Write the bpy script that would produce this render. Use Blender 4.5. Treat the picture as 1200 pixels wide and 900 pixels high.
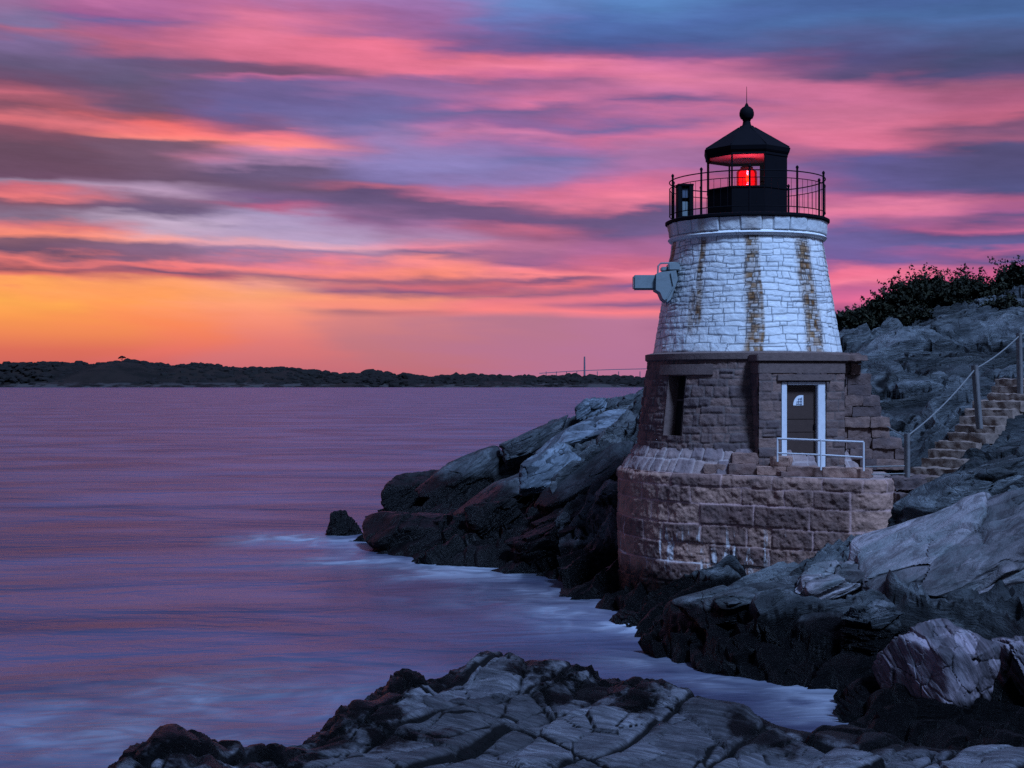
import bpy, math, random
import numpy as np
from math import radians as R, sin, cos, pi
from mathutils import Vector, Matrix

for o in list(bpy.data.objects): bpy.data.objects.remove(o)
S = bpy.context.scene
COL = S.collection
random.seed(5)

# ------------------------------------------------------------ camera
FPX = 1600.0                     # focal length in pixels of the 1200 px wide photo
cd = bpy.data.cameras.new("camera"); cam = bpy.data.objects.new("camera", cd); COL.objects.link(cam)
cam.location = (0, 0, 5.0); cam.rotation_euler = (R(90), 0, 0)
cd.sensor_width = 36; cd.lens = 36*FPX/1200; cd.clip_end = 60000; cd.clip_start = .1
cd.shift_y = -1.0/1200
S.camera = cam
def at(px, py, D): return ((px-600)/FPX*D, D, 5+(449-py)/FPX*D)

# ------------------------------------------------------------ sky
def lin(c):
    return tuple(((v/255)/12.92 if v/255 <= .04045 else ((v/255+.055)/1.055)**2.4) for v in c) + (1,)
W = bpy.data.worlds.new("World"); S.world = W; W.use_nodes = True
nt = W.node_tree; nt.nodes.clear()
def N(t, **k):
    n = nt.nodes.new(t)
    for a, b in k.items(): setattr(n, a, b)
    return n
def L(a, b): nt.links.new(a, b)
def M(op, a, b=None, c=None, clamp=False):
    n = N('ShaderNodeMath', operation=op, use_clamp=clamp)
    for i, v in enumerate((a, b, c)):
        if v is None: continue
        if isinstance(v, (int, float)): n.inputs[i].default_value = v
        else: L(v, n.inputs[i])
    return n.outputs[0]
def MIX(f, a, b, mode='MIX'):
    n = N('ShaderNodeMix', data_type='RGBA', blend_type=mode)
    for s, v in ((n.inputs[0], f), (n.inputs[6], a), (n.inputs[7], b)):
        if isinstance(v, (int, float)): s.default_value = v
        elif isinstance(v, tuple): s.default_value = v
        else: L(v, s)
    return n.outputs[2]
def RANGE(v, a, b, c=0., d=1., smooth=True):
    n = N('ShaderNodeMapRange', interpolation_type='SMOOTHSTEP' if smooth else 'LINEAR'); L(v, n.inputs[0])
    for i, x in enumerate((a, b, c, d)): n.inputs[i+1].default_value = x
    return n.outputs[0]
tc = N('ShaderNodeTexCoord'); sp = N('ShaderNodeSeparateXYZ'); L(tc.outputs['Generated'], sp.inputs[0])
dx, dy, dz = sp.outputs
az = M('ARCTAN2', dx, dy)
hor = M('SQRT', M('ADD', M('MULTIPLY', dx, dx), M('MULTIPLY', dy, dy)))
el = M('DIVIDE', dz, M('MAXIMUM', hor, .02))            # tangent of the elevation
def streaks(ax, ay, sc, det, off, rough=.55):
    cb = N('ShaderNodeCombineXYZ'); L(M('MULTIPLY', az, ax), cb.inputs[0])
    # cloud bands run slightly downhill towards the right
    L(M('MULTIPLY', M('ADD', el, M('MULTIPLY', az, off[1])), ay), cb.inputs[1]); cb.inputs[2].default_value = off[0]
    n = N('ShaderNodeTexNoise'); L(cb.outputs[0], n.inputs['Vector'])
    n.inputs['Scale'].default_value = sc; n.inputs['Detail'].default_value = det; n.inputs['Roughness'].default_value = rough
    return M('SUBTRACT', n.outputs['Fac'], .5)
fade = RANGE(el, .030, .085)                            # bands only above the clear air at the horizon
warp = M('ADD', M('MULTIPLY', streaks(3.5, 26, 1, 4, (1.3, .02)), .044), M('MULTIPLY', streaks(14, 75, 1, 5, (7.7, .05)), .017))
elw = M('ADD', el, M('MULTIPLY', warp, fade))
azw = M('ADD', az, M('MULTIPLY', streaks(6, 34, 1, 4, (4.2, .03)), .20))
TOP = .30
cols = {
40: [(0,150,105,155),(20,120,105,155),(32,165,92,132),(46,122,98,150),(75,100,85,125),(95,118,75,110),(113,195,85,110),(125,135,75,100),(140,220,92,105),(155,140,75,100),(178,105,72,95),(213,112,75,105),(220,150,125,155),(226,200,85,110),(235,232,95,100),(243,130,80,105),(257,132,108,138),(266,215,100,110),(276,255,122,90),(286,135,88,108),(300,105,76,105),(310,230,100,95),(318,150,80,95),(328,238,112,88),(335,255,155,68),(350,255,168,55),(370,250,148,55),(390,240,128,65),(410,220,100,75),(438,198,85,85)],
170: [(0,185,95,155),(14,160,85,150),(22,115,90,155),(33,170,86,138),(50,187,85,125),(72,105,85,130),(95,95,82,120),(118,108,80,115),(128,155,75,95),(136,235,78,82),(150,255,95,90),(159,255,112,100),(166,120,85,110),(205,108,80,110),(218,160,130,165),(227,185,150,185),(237,138,105,140),(250,105,85,125),(261,190,165,195),(271,195,165,195),(280,250,150,140),(290,130,95,130),(301,140,95,130),(308,250,105,105),(316,115,80,115),(322,200,92,100),(331,252,150,88),(350,255,150,65),(380,250,128,70),(410,230,105,88),(438,195,82,92)],
320: [(0,180,115,180),(14,192,95,150),(35,226,100,140),(70,208,86,126),(80,130,80,120),(92,115,78,115),(98,190,90,145),(107,110,90,150),(130,95,85,145),(148,132,85,130),(158,242,95,115),(172,255,117,115),(178,210,120,165),(188,165,120,165),(196,105,85,125),(215,105,80,115),(236,120,90,140),(244,182,82,130),(254,170,150,195),(278,185,155,195),(288,232,160,180),(296,150,120,165),(304,222,110,138),(313,248,120,118),(322,160,100,125),(332,240,150,130),(345,255,160,108),(370,250,140,108),(400,225,115,110),(438,200,98,110)],
470: [(0,160,110,180),(18,150,95,160),(38,172,95,155),(48,232,90,130),(88,232,96,138),(100,140,95,155),(116,150,100,160),(128,110,95,160),(145,105,100,165),(160,150,117,177),(190,135,122,190),(205,115,100,160),(213,178,85,120),(222,95,75,120),(240,100,80,125),(258,150,100,150),(275,175,130,175),(286,237,122,150),(294,125,95,140),(304,248,122,120),(313,255,127,105),(322,150,90,120),(328,205,95,110),(335,130,85,125),(345,250,140,110),(358,246,135,115),(364,180,110,120),(372,215,125,125),(400,195,115,125),(438,190,105,120)],
620: [(0,80,125,195),(18,85,115,190),(35,100,90,160),(55,115,85,150),(68,217,90,130),(80,236,105,145),(92,205,90,145),(101,150,90,145),(128,212,100,155),(138,115,90,150),(150,150,95,160),(158,207,110,165),(168,155,105,170),(185,110,105,170),(203,145,115,180),(222,208,95,140),(230,110,80,125),(250,110,80,130),(262,192,85,125),(275,158,85,130),(290,182,100,145),(303,150,90,140),(312,243,115,130),(320,252,120,125),(326,110,80,125),(333,232,105,120),(342,160,95,130),(350,232,115,130),(364,247,120,120),(373,182,115,140),(438,185,110,145)],
740: [(0,65,125,195),(20,60,100,175),(45,60,80,150),(62,110,80,145),(75,212,100,155),(95,222,105,150),(115,197,100,155),(125,110,85,145),(135,192,95,150),(150,120,95,160),(163,202,95,150),(182,165,105,160),(197,172,105,165),(212,217,90,140),(228,242,102,140),(238,217,95,135),(246,100,80,130),(264,110,85,140),(280,162,90,145),(297,177,90,145),(310,202,85,125),(320,252,115,140),(330,210,95,125),(338,120,90,150),(348,242,110,130),(356,130,90,140),(366,252,120,130),(374,185,115,150),(438,180,110,150)],
1010: [(0,50,85,150),(20,55,100,165),(45,70,90,150),(65,75,70,125),(80,90,75,125),(95,197,90,140),(115,207,95,145),(135,200,95,140),(150,224,100,145),(165,215,90,135),(175,160,85,135),(185,90,80,145),(218,95,85,150),(230,172,85,145),(245,237,110,155),(258,222,100,150),(268,182,95,150),(278,100,90,160),(308,110,85,155),(320,242,100,140),(335,247,115,150),(345,190,90,145),(355,227,95,145),(363,150,80,130),(438,130,75,120)],
1160: [(0,50,90,150),(20,55,100,165),(40,65,85,140),(65,60,70,115),(85,75,70,120),(100,152,80,120),(120,172,80,125),(140,187,80,120),(150,120,75,115),(160,152,80,120),(170,80,72,120),(225,75,75,130),(237,172,80,130),(250,160,80,140),(258,100,75,130),(275,192,80,135),(283,90,75,135),(293,90,85,150),(300,177,85,145),(308,90,80,140),(325,202,80,135),(342,212,80,125),(360,150,70,110),(438,120,70,110)]}
keys = sorted(cols); prev = None
fac_in = M('DIVIDE', elw, TOP)
for k in keys:
    a = math.atan((k-600)/FPX)
    rp = N('ShaderNodeValToRGB'); rp.color_ramp.interpolation = 'LINEAR'; L(fac_in, rp.inputs[0])
    st = sorted(((449-c[0])/FPX*cos(a)/TOP, c[1:]) for c in cols[k])[:32]
    els = rp.color_ramp.elements
    while len(els) < len(st): els.new(.5)
    for i, (p, c) in enumerate(st): els[i].position = min(.999, max(.0, p)); els[i].color = lin(c)
    if prev is None: cur = rp.outputs[0]
    else: cur = MIX(RANGE(azw, prev, a, smooth=True), cur, rp.outputs[0])
    prev = a
# fine brightness streaks inside the clouds
tex = M('ADD', 1.0, M('MULTIPLY', M('MULTIPLY', streaks(13, 85, 1, 6, (2.9, .06), .66), .60), fade))
cs = N('ShaderNodeVectorMath', operation='SCALE'); L(cur, cs.inputs[0]); L(tex, cs.inputs['Scale'])
hs = N('ShaderNodeHueSaturation'); L(RANGE(el, .06, .10, .95, .89), hs.inputs['Saturation']); L(cs.outputs[0], hs.inputs['Color']); front = hs.outputs[0]
# sky away from the sunset: clear blue dusk, from a real sky model plus the anti-twilight blue
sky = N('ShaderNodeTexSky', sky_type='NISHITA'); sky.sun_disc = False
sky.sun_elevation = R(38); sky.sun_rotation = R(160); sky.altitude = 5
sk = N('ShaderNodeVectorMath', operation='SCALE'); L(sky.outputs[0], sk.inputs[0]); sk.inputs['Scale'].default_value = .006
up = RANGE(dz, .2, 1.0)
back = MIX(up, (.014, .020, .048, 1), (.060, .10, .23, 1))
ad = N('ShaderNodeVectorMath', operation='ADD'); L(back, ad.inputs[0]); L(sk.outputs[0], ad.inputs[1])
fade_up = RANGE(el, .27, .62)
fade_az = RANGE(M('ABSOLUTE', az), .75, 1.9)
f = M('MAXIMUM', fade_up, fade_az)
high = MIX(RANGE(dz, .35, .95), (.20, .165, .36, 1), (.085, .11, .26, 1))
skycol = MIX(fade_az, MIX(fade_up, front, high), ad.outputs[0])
below = RANGE(dz, -.02, -.001)
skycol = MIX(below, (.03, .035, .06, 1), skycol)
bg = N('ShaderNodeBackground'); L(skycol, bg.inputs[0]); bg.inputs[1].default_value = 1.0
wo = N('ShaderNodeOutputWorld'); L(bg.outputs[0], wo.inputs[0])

# ------------------------------------------------------------ the broad glow of the bright dusk sky behind the viewer
sd = bpy.data.lights.new("dusk_glow", 'SUN'); so = bpy.data.objects.new("dusk_glow", sd); COL.objects.link(so)
sd.energy = 4.8; sd.angle = R(11); sd.color = (.34, .545, 1.0)
SUN_AZ, SUN_EL = R(150), R(52)            # azimuth measured from +Y (view) clockwise
d = Vector((sin(SUN_AZ)*cos(SUN_EL), cos(SUN_AZ)*cos(SUN_EL), sin(SUN_EL)))
so.rotation_euler = d.to_track_quat('Z', 'Y').to_euler(); so.location = (3, -6, 14)
S.view_settings.view_transform = 'Standard'; S.view_settings.look = 'None'
S.view_settings.exposure = 0; S.view_settings.gamma = 1
S.cycles.use_denoising = False
S.cycles.max_bounces = 6; S.cycles.transparent_max_bounces = 12
S.cycles.sample_clamp_indirect = 5

# ------------------------------------------------------------ numpy noise
def h3(ix, iy, iz, seed):
    h = (ix.astype(np.int64)*374761393 + iy.astype(np.int64)*668265263 + iz.astype(np.int64)*2147483647*3 + seed*1274126177) & 0xffffffff
    h = ((h ^ (h >> 13))*1274126177) & 0xffffffff
    h = ((h ^ (h >> 15))*2246822519) & 0xffffffff
    h = (h ^ (h >> 16)) & 0xffffffff
    return h
def u01(h, k): return (((h*(2*k+1)*2654435761) >> 7) & 0xffff)/65535.0
def vnoise(P, seed=0):
    F = np.floor(P); f = P-F; I = F.astype(np.int64); f = f*f*f*(f*(f*6-15)+10)
    out = 0
    for a in (0, 1):
        for b in (0, 1):
            for c in (0, 1):
                w = (f[:, 0] if a else 1-f[:, 0])*(f[:, 1] if b else 1-f[:, 1])*(f[:, 2] if c else 1-f[:, 2])
                out = out + w*(u01(h3(I[:, 0]+a, I[:, 1]+b, I[:, 2]+c, seed), 1)*2-1)
    return out
def fbm(P, oct=4, seed=0, gain=.5, lac=2.03):
    s = 0; a = 1; q = np.array(P, float)
    for i in range(oct):
        s = s+a*vnoise(q+i*17.3, seed+i); a *= gain; q = q*lac
    return s
def worley(P, seed=0):
    """F1, F2, hash of nearest cell, offset vector to its seed"""
    I = np.floor(P).astype(np.int64); n = len(P)
    F1 = np.full(n, 9.); F2 = np.full(n, 9.); H = np.zeros(n, np.int64); V = np.zeros((n, 3))
    for a in (-1, 0, 1):
        for b in (-1, 0, 1):
            for c in (-1, 0, 1):
                h = h3(I[:, 0]+a, I[:, 1]+b, I[:, 2]+c, seed)
                q = np.stack([I[:, 0]+a+u01(h, 1), I[:, 1]+b+u01(h, 2), I[:, 2]+c+u01(h, 3)], 1)
                v = P-q; dd = np.sqrt((v**2).sum(1))
                m = dd < F1
                F2 = np.where(m, F1, np.minimum(F2, dd)); H = np.where(m, h, H); V[m] = v[m]; F1 = np.where(m, dd, F1)
    return F1, F2, H, V
def sstep(x, a, b):
    t = np.clip((x-a)/(b-a), 0, 1); return t*t*(3-2*t)
def frame(nb, e1):
    nb = np.array(nb, float); nb /= np.linalg.norm(nb); e1 = np.array(e1, float); e1 -= nb*e1.dot(nb); e1 /= np.linalg.norm(e1)
    return np.stack([e1, np.cross(nb, e1), nb])
def rockdisp(P, fr, big=(2.2, 1.3, .55), amp=.22, small=(.7, .45, .16), amp2=.07, crack=.10, seed=1, fine=.02, lam=0., ledge=0., lay=.5, warp=1., on=.35, tilt=1.4, cw=.03, joints=None, flat=0.):
    Q = P@fr.T
    Wp = np.stack([fbm(P*.55+k*31, 3, seed+40+k) for k in range(3)], 1)
    Qw = Q+Wp*np.array([.35, .25, .14])*warp
    F1, F2, H, V = worley(Qw/np.array(big), seed)
    H0 = H
    d = amp*(u01(H, 4)*2-1) + amp*tilt*(V[:, 0]*(u01(H, 5)-.5)+V[:, 1]*(u01(H, 6)-.5)+.6*V[:, 2]*(u01(H, 9)-.5))
    e = F2-F1
    cs_ = u01(H, 7); cs_ = .3+.7*cs_*cs_
    d -= crack*np.exp(-(e/cw)**2)*cs_
    ck = np.exp(-(e/(cw*.8))**2)*cs_
    tone = u01(H, 12)
    if joints:
        sa, sb, ja, jc = joints
        a = (Q[:, 0]*.94+Q[:, 1]*.34)/sa+Wp[:, 0]*.10+.42*fbm(Q*np.array([.5, .25, 0])+3, 2, seed+12); ia = np.floor(a)
        b = (-Q[:, 0]*.30+Q[:, 1]*.95)/sb+Wp[:, 1]*.16+.40*fbm(Q*np.array([.2, .6, 0])+8, 2, seed+13)+u01(h3(ia, ia*0, ia*0, seed+5), 3); ib = np.floor(b)
        HJ = h3(ia, ib, ia*0, seed+6); fa = a-ia; fb = b-ib
        d += ja*(u01(HJ, 1)*2-1)+ja*2.2*((fa-.5)*(u01(HJ, 2)-.5)+(fb-.5)*(u01(HJ, 3)-.5))
        ea = np.minimum(fa, 1-fa)*sa; eb = np.minimum(fb, 1-fb)*sb
        wa = .35+.65*u01(h3(np.round(a), ib, ia*0, seed+7), 4); wb = .35+.65*u01(h3(ia, np.round(b), ia*0, seed+8), 5)
        g = np.maximum(np.exp(-(ea/(.045*wa))**2)*wa, np.exp(-(eb/(.07*wb))**2)*wb)
        d -= jc*g; ck = np.maximum(ck, g); tone = .5*tone+.5*u01(HJ, 6)
    if ledge:
        for k, (ly, am) in enumerate(((lay, ledge), (lay*.37, ledge*.38))):
            t = Q[:, 2]/ly+Wp[:, 2]*.55*warp+.6*fbm(Q*np.array([.30, .45, .6])+k*9, 2, seed+50+k)+u01(H, 10)*.22
            f = t-np.floor(t); L_ = u01(h3(np.floor(t), np.floor(t)*0, np.floor(t)*0, seed+k), 3)
            f = np.where(f < .86, f/.86, (1-f)/.14)             # slow rise, sudden drop: overlapping slabs
            d += am*(f-.5)*(.35+L_)
    F1, F2, H2, V = worley((Qw+Wp*.15*warp)/np.array(small), seed+9)
    a2 = amp2*(.25+1.3*u01(H, 11))
    d += a2*(u01(H2, 4)*2-1) + a2*tilt*1.2*(V[:, 0]*(u01(H2, 5)-.5)+V[:, 1]*(u01(H2, 6)-.5)+.5*V[:, 2]*(u01(H2, 9)-.5))
    e = F2-F1
    o_ = (u01(H, 8) > on)*u01(H2, 7)
    d -= crack*.35*np.exp(-(e/.05)**2)*o_
    ck = np.maximum(ck, .8*np.exp(-(e/.04)**2)*o_); tone = .6*tone+.4*u01(H2, 12)
    rd = 1-np.abs(fbm(Qw*np.array([.5, .9, 3.2]), 4, seed+70))
    d += lam*(rd-.6)
    d += fine*fbm(Qw*np.array([3., 4., 11.]), 3, seed+80)
    return d, ck, tone

# ------------------------------------------------------------ mesh helpers
def npmesh(name, V, Fq, mat, parent=None, attrs=None, smooth=True, sharp=None):
    V = np.asarray(V, np.float32); Fq = np.asarray(Fq, np.int32)
    me = bpy.data.meshes.new(name); me.vertices.add(len(V)); me.vertices.foreach_set('co', V.ravel())
    k = Fq.shape[1]; me.loops.add(Fq.size); me.loops.foreach_set('vertex_index', Fq.ravel())
    me.polygons.add(len(Fq)); me.polygons.foreach_set('loop_start', np.arange(0, Fq.size, k, dtype=np.int32))
    me.polygons.foreach_set('loop_total', np.full(len(Fq), k, np.int32))
    me.update(calc_edges=True); me.validate()
    me.polygons.foreach_set('use_smooth', np.full(len(me.polygons), smooth))
    if sharp: me.set_sharp_from_angle(angle=R(sharp))
    for an, av in (attrs or {}).items():
        at_ = me.attributes.new(an, 'FLOAT', 'POINT'); at_.data.foreach_set('value', np.asarray(av, np.float32))
    me.materials.append(mat)
    o = bpy.data.objects.new(name, me); COL.objects.link(o)
    if parent: o.parent = parent
    return o
def gridfaces(nu, nv, wrap=False, keep=None):
    i = np.arange(nv-1)[:, None]*nu; jn = nu if wrap else nu-1
    j = np.arange(jn)[None, :]; j2 = (j+1) % nu
    F = np.stack([i+j, i+j2, i+nu+j2, i+nu+j], -1).reshape(-1, 4)
    return F if keep is None else F[keep.ravel()]
class MB:
    def __init__(s): s.v = []; s.f = []
    def add(s, vs, fs):
        b = len(s.v); s.v += [tuple(x) for x in vs]; s.f += [tuple(b+i for i in f) for f in fs]; return s
    def box(s, c, size, rz=0, rot=None, taper=1.0, bev=.0):
        hx, hy, hz = size[0]/2, size[1]/2, size[2]/2
        m = rot if rot is not None else Matrix.Rotation(rz, 3, 'Z')
        b = min(bev, hx*.9, hy*.9, hz*.9)
        if b <= 0:
            vs = [(x*hx*(taper if z > 0 else 1), y*hy*(taper if z > 0 else 1), z*hz) for z in (-1, 1) for y in (-1, 1) for x in (-1, 1)]
            fs = [(0, 2, 3, 1), (4, 5, 7, 6), (0, 1, 5, 4), (2, 6, 7, 3), (0, 4, 6, 2), (1, 3, 7, 5)]
        else:
            import bmesh
            bm = bmesh.new(); bmesh.ops.create_cube(bm, size=1)
            for v in bm.verts: v.co = Vector((v.co.x*2*hx*(taper if v.co.z > 0 else 1), v.co.y*2*hy*(taper if v.co.z > 0 else 1), v.co.z*2*hz))
            bmesh.ops.bevel(bm, geom=list(bm.edges), offset=b, segments=2, affect='EDGES')
            bm.verts.index_update(); vs = [v.co.copy() for v in bm.verts]; fs = [[v.index for v in f.verts] for f in bm.faces]; bm.free()
        s.add([Vector(c)+m@Vector(v) for v in vs], fs); return s
    def tube(s, pts, r, n=8, r2=None, cap=True):
        pts = [Vector(p) for p in pts]; rs = r if isinstance(r, (list, tuple)) else [r+((r2 if r2 is not None else r)-r)*i/(len(pts)-1) for i in range(len(pts))]
        vs = []; up = None
        for i, p in enumerate(pts):
            t = (pts[min(i+1, len(pts)-1)]-pts[max(i-1, 0)]).normalized()
            if up is None: up = t.orthogonal().normalized()
            a = (up-t*up.dot(t)).normalized(); up = a; b = t.cross(a)
            vs += [p+(a*cos(2*pi*k/n)+b*sin(2*pi*k/n))*rs[i] for k in range(n)]
        fs = [(i*n+k, i*n+(k+1) % n, (i+1)*n+(k+1) % n, (i+1)*n+k) for i in range(len(pts)-1) for k in range(n)]
        if cap: fs += [tuple(range(n))[::-1], tuple((len(pts)-1)*n+k for k in range(n))]
        s.add(vs, fs); return s
    def lathe(s, prof, n=64, c=(0, 0), rot=0, cap=True):
        vs = [(c[0]+r*sin(rot+2*pi*k/n), c[1]-r*cos(rot+2*pi*k/n), z) for r, z in prof for k in range(n)]
        fs = [(i*n+k, i*n+(k+1) % n, (i+1)*n+(k+1) % n, (i+1)*n+k) for i in range(len(prof)-1) for k in range(n)]
        if cap: fs += [tuple(range(n))[::-1], tuple((len(prof)-1)*n+k for k in range(n))]
        s.add(vs, fs); return s
    def build(s, name, mat, parent=None, smooth=False, off=None):
        me = bpy.data.meshes.new(name)
        me.from_pydata([tuple(v) if off is None else tuple(Vector(v)-Vector(off)) for v in s.v], [], s.f); me.update()
        me.materials.append(mat)
        if smooth:
            me.polygons.foreach_set('use_smooth', [True]*len(me.polygons))
            me.set_sharp_from_angle(angle=R(35))
        o = bpy.data.objects.new(name, me); COL.objects.link(o)
        if parent: o.parent = parent
        return o
def empty(name, loc, label, cat, group=None):
    o = bpy.data.objects.new(name, None); COL.objects.link(o); o.location = loc; o.empty_display_size = .2
    return tag(o, label, cat, group)
def tag(o, label=None, cat=None, group=None, kind=None):
    if label: o['label'] = label
    if cat: o['category'] = cat
    if group: o['group'] = group
    if kind: o['kind'] = kind
    return o

# ------------------------------------------------------------ materials
def newmat(name):
    global nt
    m = bpy.data.materials.new(name); m.use_nodes = True; nt = m.node_tree; nt.nodes.clear()
    p = N('ShaderNodeBsdfPrincipled'); o = N('ShaderNodeOutputMaterial'); L(p.outputs[0], o.inputs[0])
    return m, p
def setp(p, **k):
    for a, v in k.items():
        s = p.inputs[a.replace('_', ' ')]
        if isinstance(v, (int, float)): s.default_value = v
        elif isinstance(v, tuple): s.default_value = v if len(v) == 4 else v+(1,)
        else: L(v, s)
def NOISE(vec, sc, det=4, rough=.55, dist=0):
    n = N('ShaderNodeTexNoise'); 
    if vec is not None: L(vec, n.inputs['Vector'])
    n.inputs['Scale'].default_value = sc; n.inputs['Detail'].default_value = det; n.inputs['Roughness'].default_value = rough
    n.inputs['Distortion'].default_value = dist
    return n.outputs['Fac']
def BUMP(h, strength, dist, normal=None):
    b = N('ShaderNodeBump'); b.inputs['Strength'].default_value = strength; b.inputs['Distance'].default_value = dist
    L(h, b.inputs['Height'])
    if normal: L(normal, b.inputs['Normal'])
    return b.outputs[0]
def MAPV(scale=(1, 1, 1), fr=None, src=None):
    """world position, rotated into a bedding frame and scaled"""
    if src is None:
        g = N('ShaderNodeNewGeometry'); src = g.outputs['Position']
    if fr is not None:
        cb = N('ShaderNodeCombineXYZ')
        for i in range(3):
            v = N('ShaderNodeVectorMath', operation='DOT_PRODUCT'); L(src, v.inputs[0]); v.inputs[1].default_value = tuple(fr[i]); L(v.outputs['Value'], cb.inputs[i])
        src = cb.outputs[0]
    m = N('ShaderNodeVectorMath', operation='MULTIPLY'); L(src, m.inputs[0]); m.inputs[1].default_value = scale
    return m.outputs[0]
def ATTR(n):
    a = N('ShaderNodeAttribute'); a.attribute_name = n; return a.outputs['Fac']
def POSZ():
    g = N('ShaderNodeNewGeometry'); s = N('ShaderNodeSeparateXYZ'); L(g.outputs['Position'], s.inputs[0]); return s.outputs[2]

FR_LEFT = frame((-.48, -.42, .78), (.8, .0, .5))
FR_HILL = frame((-.14, -.42, .90), (1, 0, .14))
FR_FORE = frame((.06, -.05, 1), (.8, .55, 0))
FR_SLAB = frame((-.40, -.45, .80), (.85, .1, .45))
def rock_mat(name, fr, ca, cb_, wet=.9, wetw=.6, scl=1.0, lichen=.25, bump=.6):
    m, p = newmat(name)
    v = MAPV((1*scl, 1.4*scl, 5*scl), fr); vi = MAPV((1, 1, 1))
    n1 = NOISE(v, .9, 6, .6, .4); n2 = NOISE(vi, .45, 4, .6); n3 = NOISE(v, 5, 6, .7)
    c = MIX(RANGE(n1, .35, .68), ca, cb_)
    c = MIX(M('MULTIPLY', RANGE(n2, .52, .72), lichen), c, (.17, .16, .085, 1))
    c = MIX(M('MULTIPLY', RANGE(NOISE(MAPV((.8*scl, 1.2*scl, 11*scl), fr), 1.6, 7, .68, .5), .47, .60), .75), c, tuple(x*.3 for x in ca[:3])+(1,))
    c = MIX(M('MULTIPLY', RANGE(NOISE(MAPV((.9*scl, 1.3*scl, 13*scl), fr), 2.3, 6, .65, .4), .60, .70), .45), c, tuple(x*1.7 for x in ca[:3])+(1,))
    c = MIX(M('MULTIPLY', RANGE(n3, .52, .75), .55), c, tuple(x*.35 for x in ca[:3])+(1,))
    c = MIX(M('MULTIPLY', RANGE(NOISE(vi, 1.1, 5, .65), .58, .72), .3), c, (.24, .24, .26, 1))   # pale salt and quartz patches
    tn = N('ShaderNodeVectorMath', operation='SCALE'); L(c, tn.inputs[0]); L(RANGE(ATTR('tone'), .1, .9, .50, 1.45), tn.inputs['Scale']); c = tn.outputs[0]
    c = MIX(RANGE(ATTR('crack'), .14, .50), c, (.004, .004, .005, 1))
    # tide zone: black algae and wet rock
    zz = M('ADD', POSZ(), M('MULTIPLY', M('SUBTRACT', NOISE(vi, .7, 5, .6), .5), wetw*3.2))
    wf = RANGE(zz, wet+wetw*.5, wet-wetw*.5)
    wf = M('MAXIMUM', wf, RANGE(POSZ(), .28, .16)); wf = M('MAXIMUM', wf, RANGE(M('ADD', ATTR('splash'), M('MULTIPLY', M('SUBTRACT', NOISE(vi, .9, 6, .65), .5), 1.5)), .36, .52))
    c = MIX(wf, c, (.0032, .0032, .0036, 1))
    setp(p, Base_Color=c, Roughness=M('SUBTRACT', .82, M('MULTIPLY', wf, .44)))
    L(M('SUBTRACT', .20, M('MULTIPLY', wf, .04)), p.inputs['Specular IOR Level'])
    h = M('ADD', M('ADD', M('MULTIPLY', NOISE(v, 2.2, 8, .68), .7), M('MULTIPLY', NOISE(v, 9, 6, .75), .25)), M('MULTIPLY', NOISE(vi, 14, 4, .7), .12))
    vo = N('ShaderNodeTexVoronoi', feature='DISTANCE_TO_EDGE'); L(MAPV((1.2*scl, 1.6*scl, 4*scl), fr), vo.inputs['Vector']); vo.inputs['Scale'].default_value = 1.1
    h = M('ADD', h, M('MULTIPLY', M('MULTIPLY', RANGE(vo.outputs[0], .0, .03), RANGE(n2, .45, .6)), .14))
    L(BUMP(h, bump, .26), p.inputs['Normal'])
    return m
M_LEFT = rock_mat('rock_left', FR_LEFT, (.085, .096, .105, 1), (.035, .04, .045, 1), wet=1.9, wetw=.45, lichen=.10)
M_HILL = rock_mat('rock_hill', FR_HILL, (.15, .165, .175, 1), (.045, .052, .058, 1), wet=.95, wetw=.2, bump=1.0, lichen=.12)
FR_FGRAIN = frame((.30, .74, .55), (.95, -.32, 0))
M_FORE = rock_mat('rock_fore', FR_FGRAIN, (.20, .20, .225, 1), (.085, .085, .10, 1), wet=.7, wetw=.14, lichen=.05, scl=1.7, bump=.75)
M_BLDR = rock_mat('rock_pink_grey', FR_SLAB, (.25, .225, .24, 1), (.12, .135, .14, 1), wet=.4, wetw=.2, lichen=.5, bump=.55)
FR_VERT = frame((.80, -.15, .45), (-.3, .3, .9))
M_BLD2 = rock_mat('rock_purple_grey', FR_VERT, (.21, .175, .20, 1), (.11, .105, .12, 1), wet=.42, wetw=.2, lichen=.25, bump=.25)
M_BLUE = rock_mat('rock_pale', FR_LEFT, (.16, .19, .22, 1), (.09, .11, .13, 1), wet=.2, wetw=.2, lichen=.05, bump=.35)
M_WETR = rock_mat('rock_wet', FR_LEFT, (.022, .022, .025, 1), (.010, .010, .012, 1), wet=1.6, wetw=.5, lichen=.05)

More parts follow.
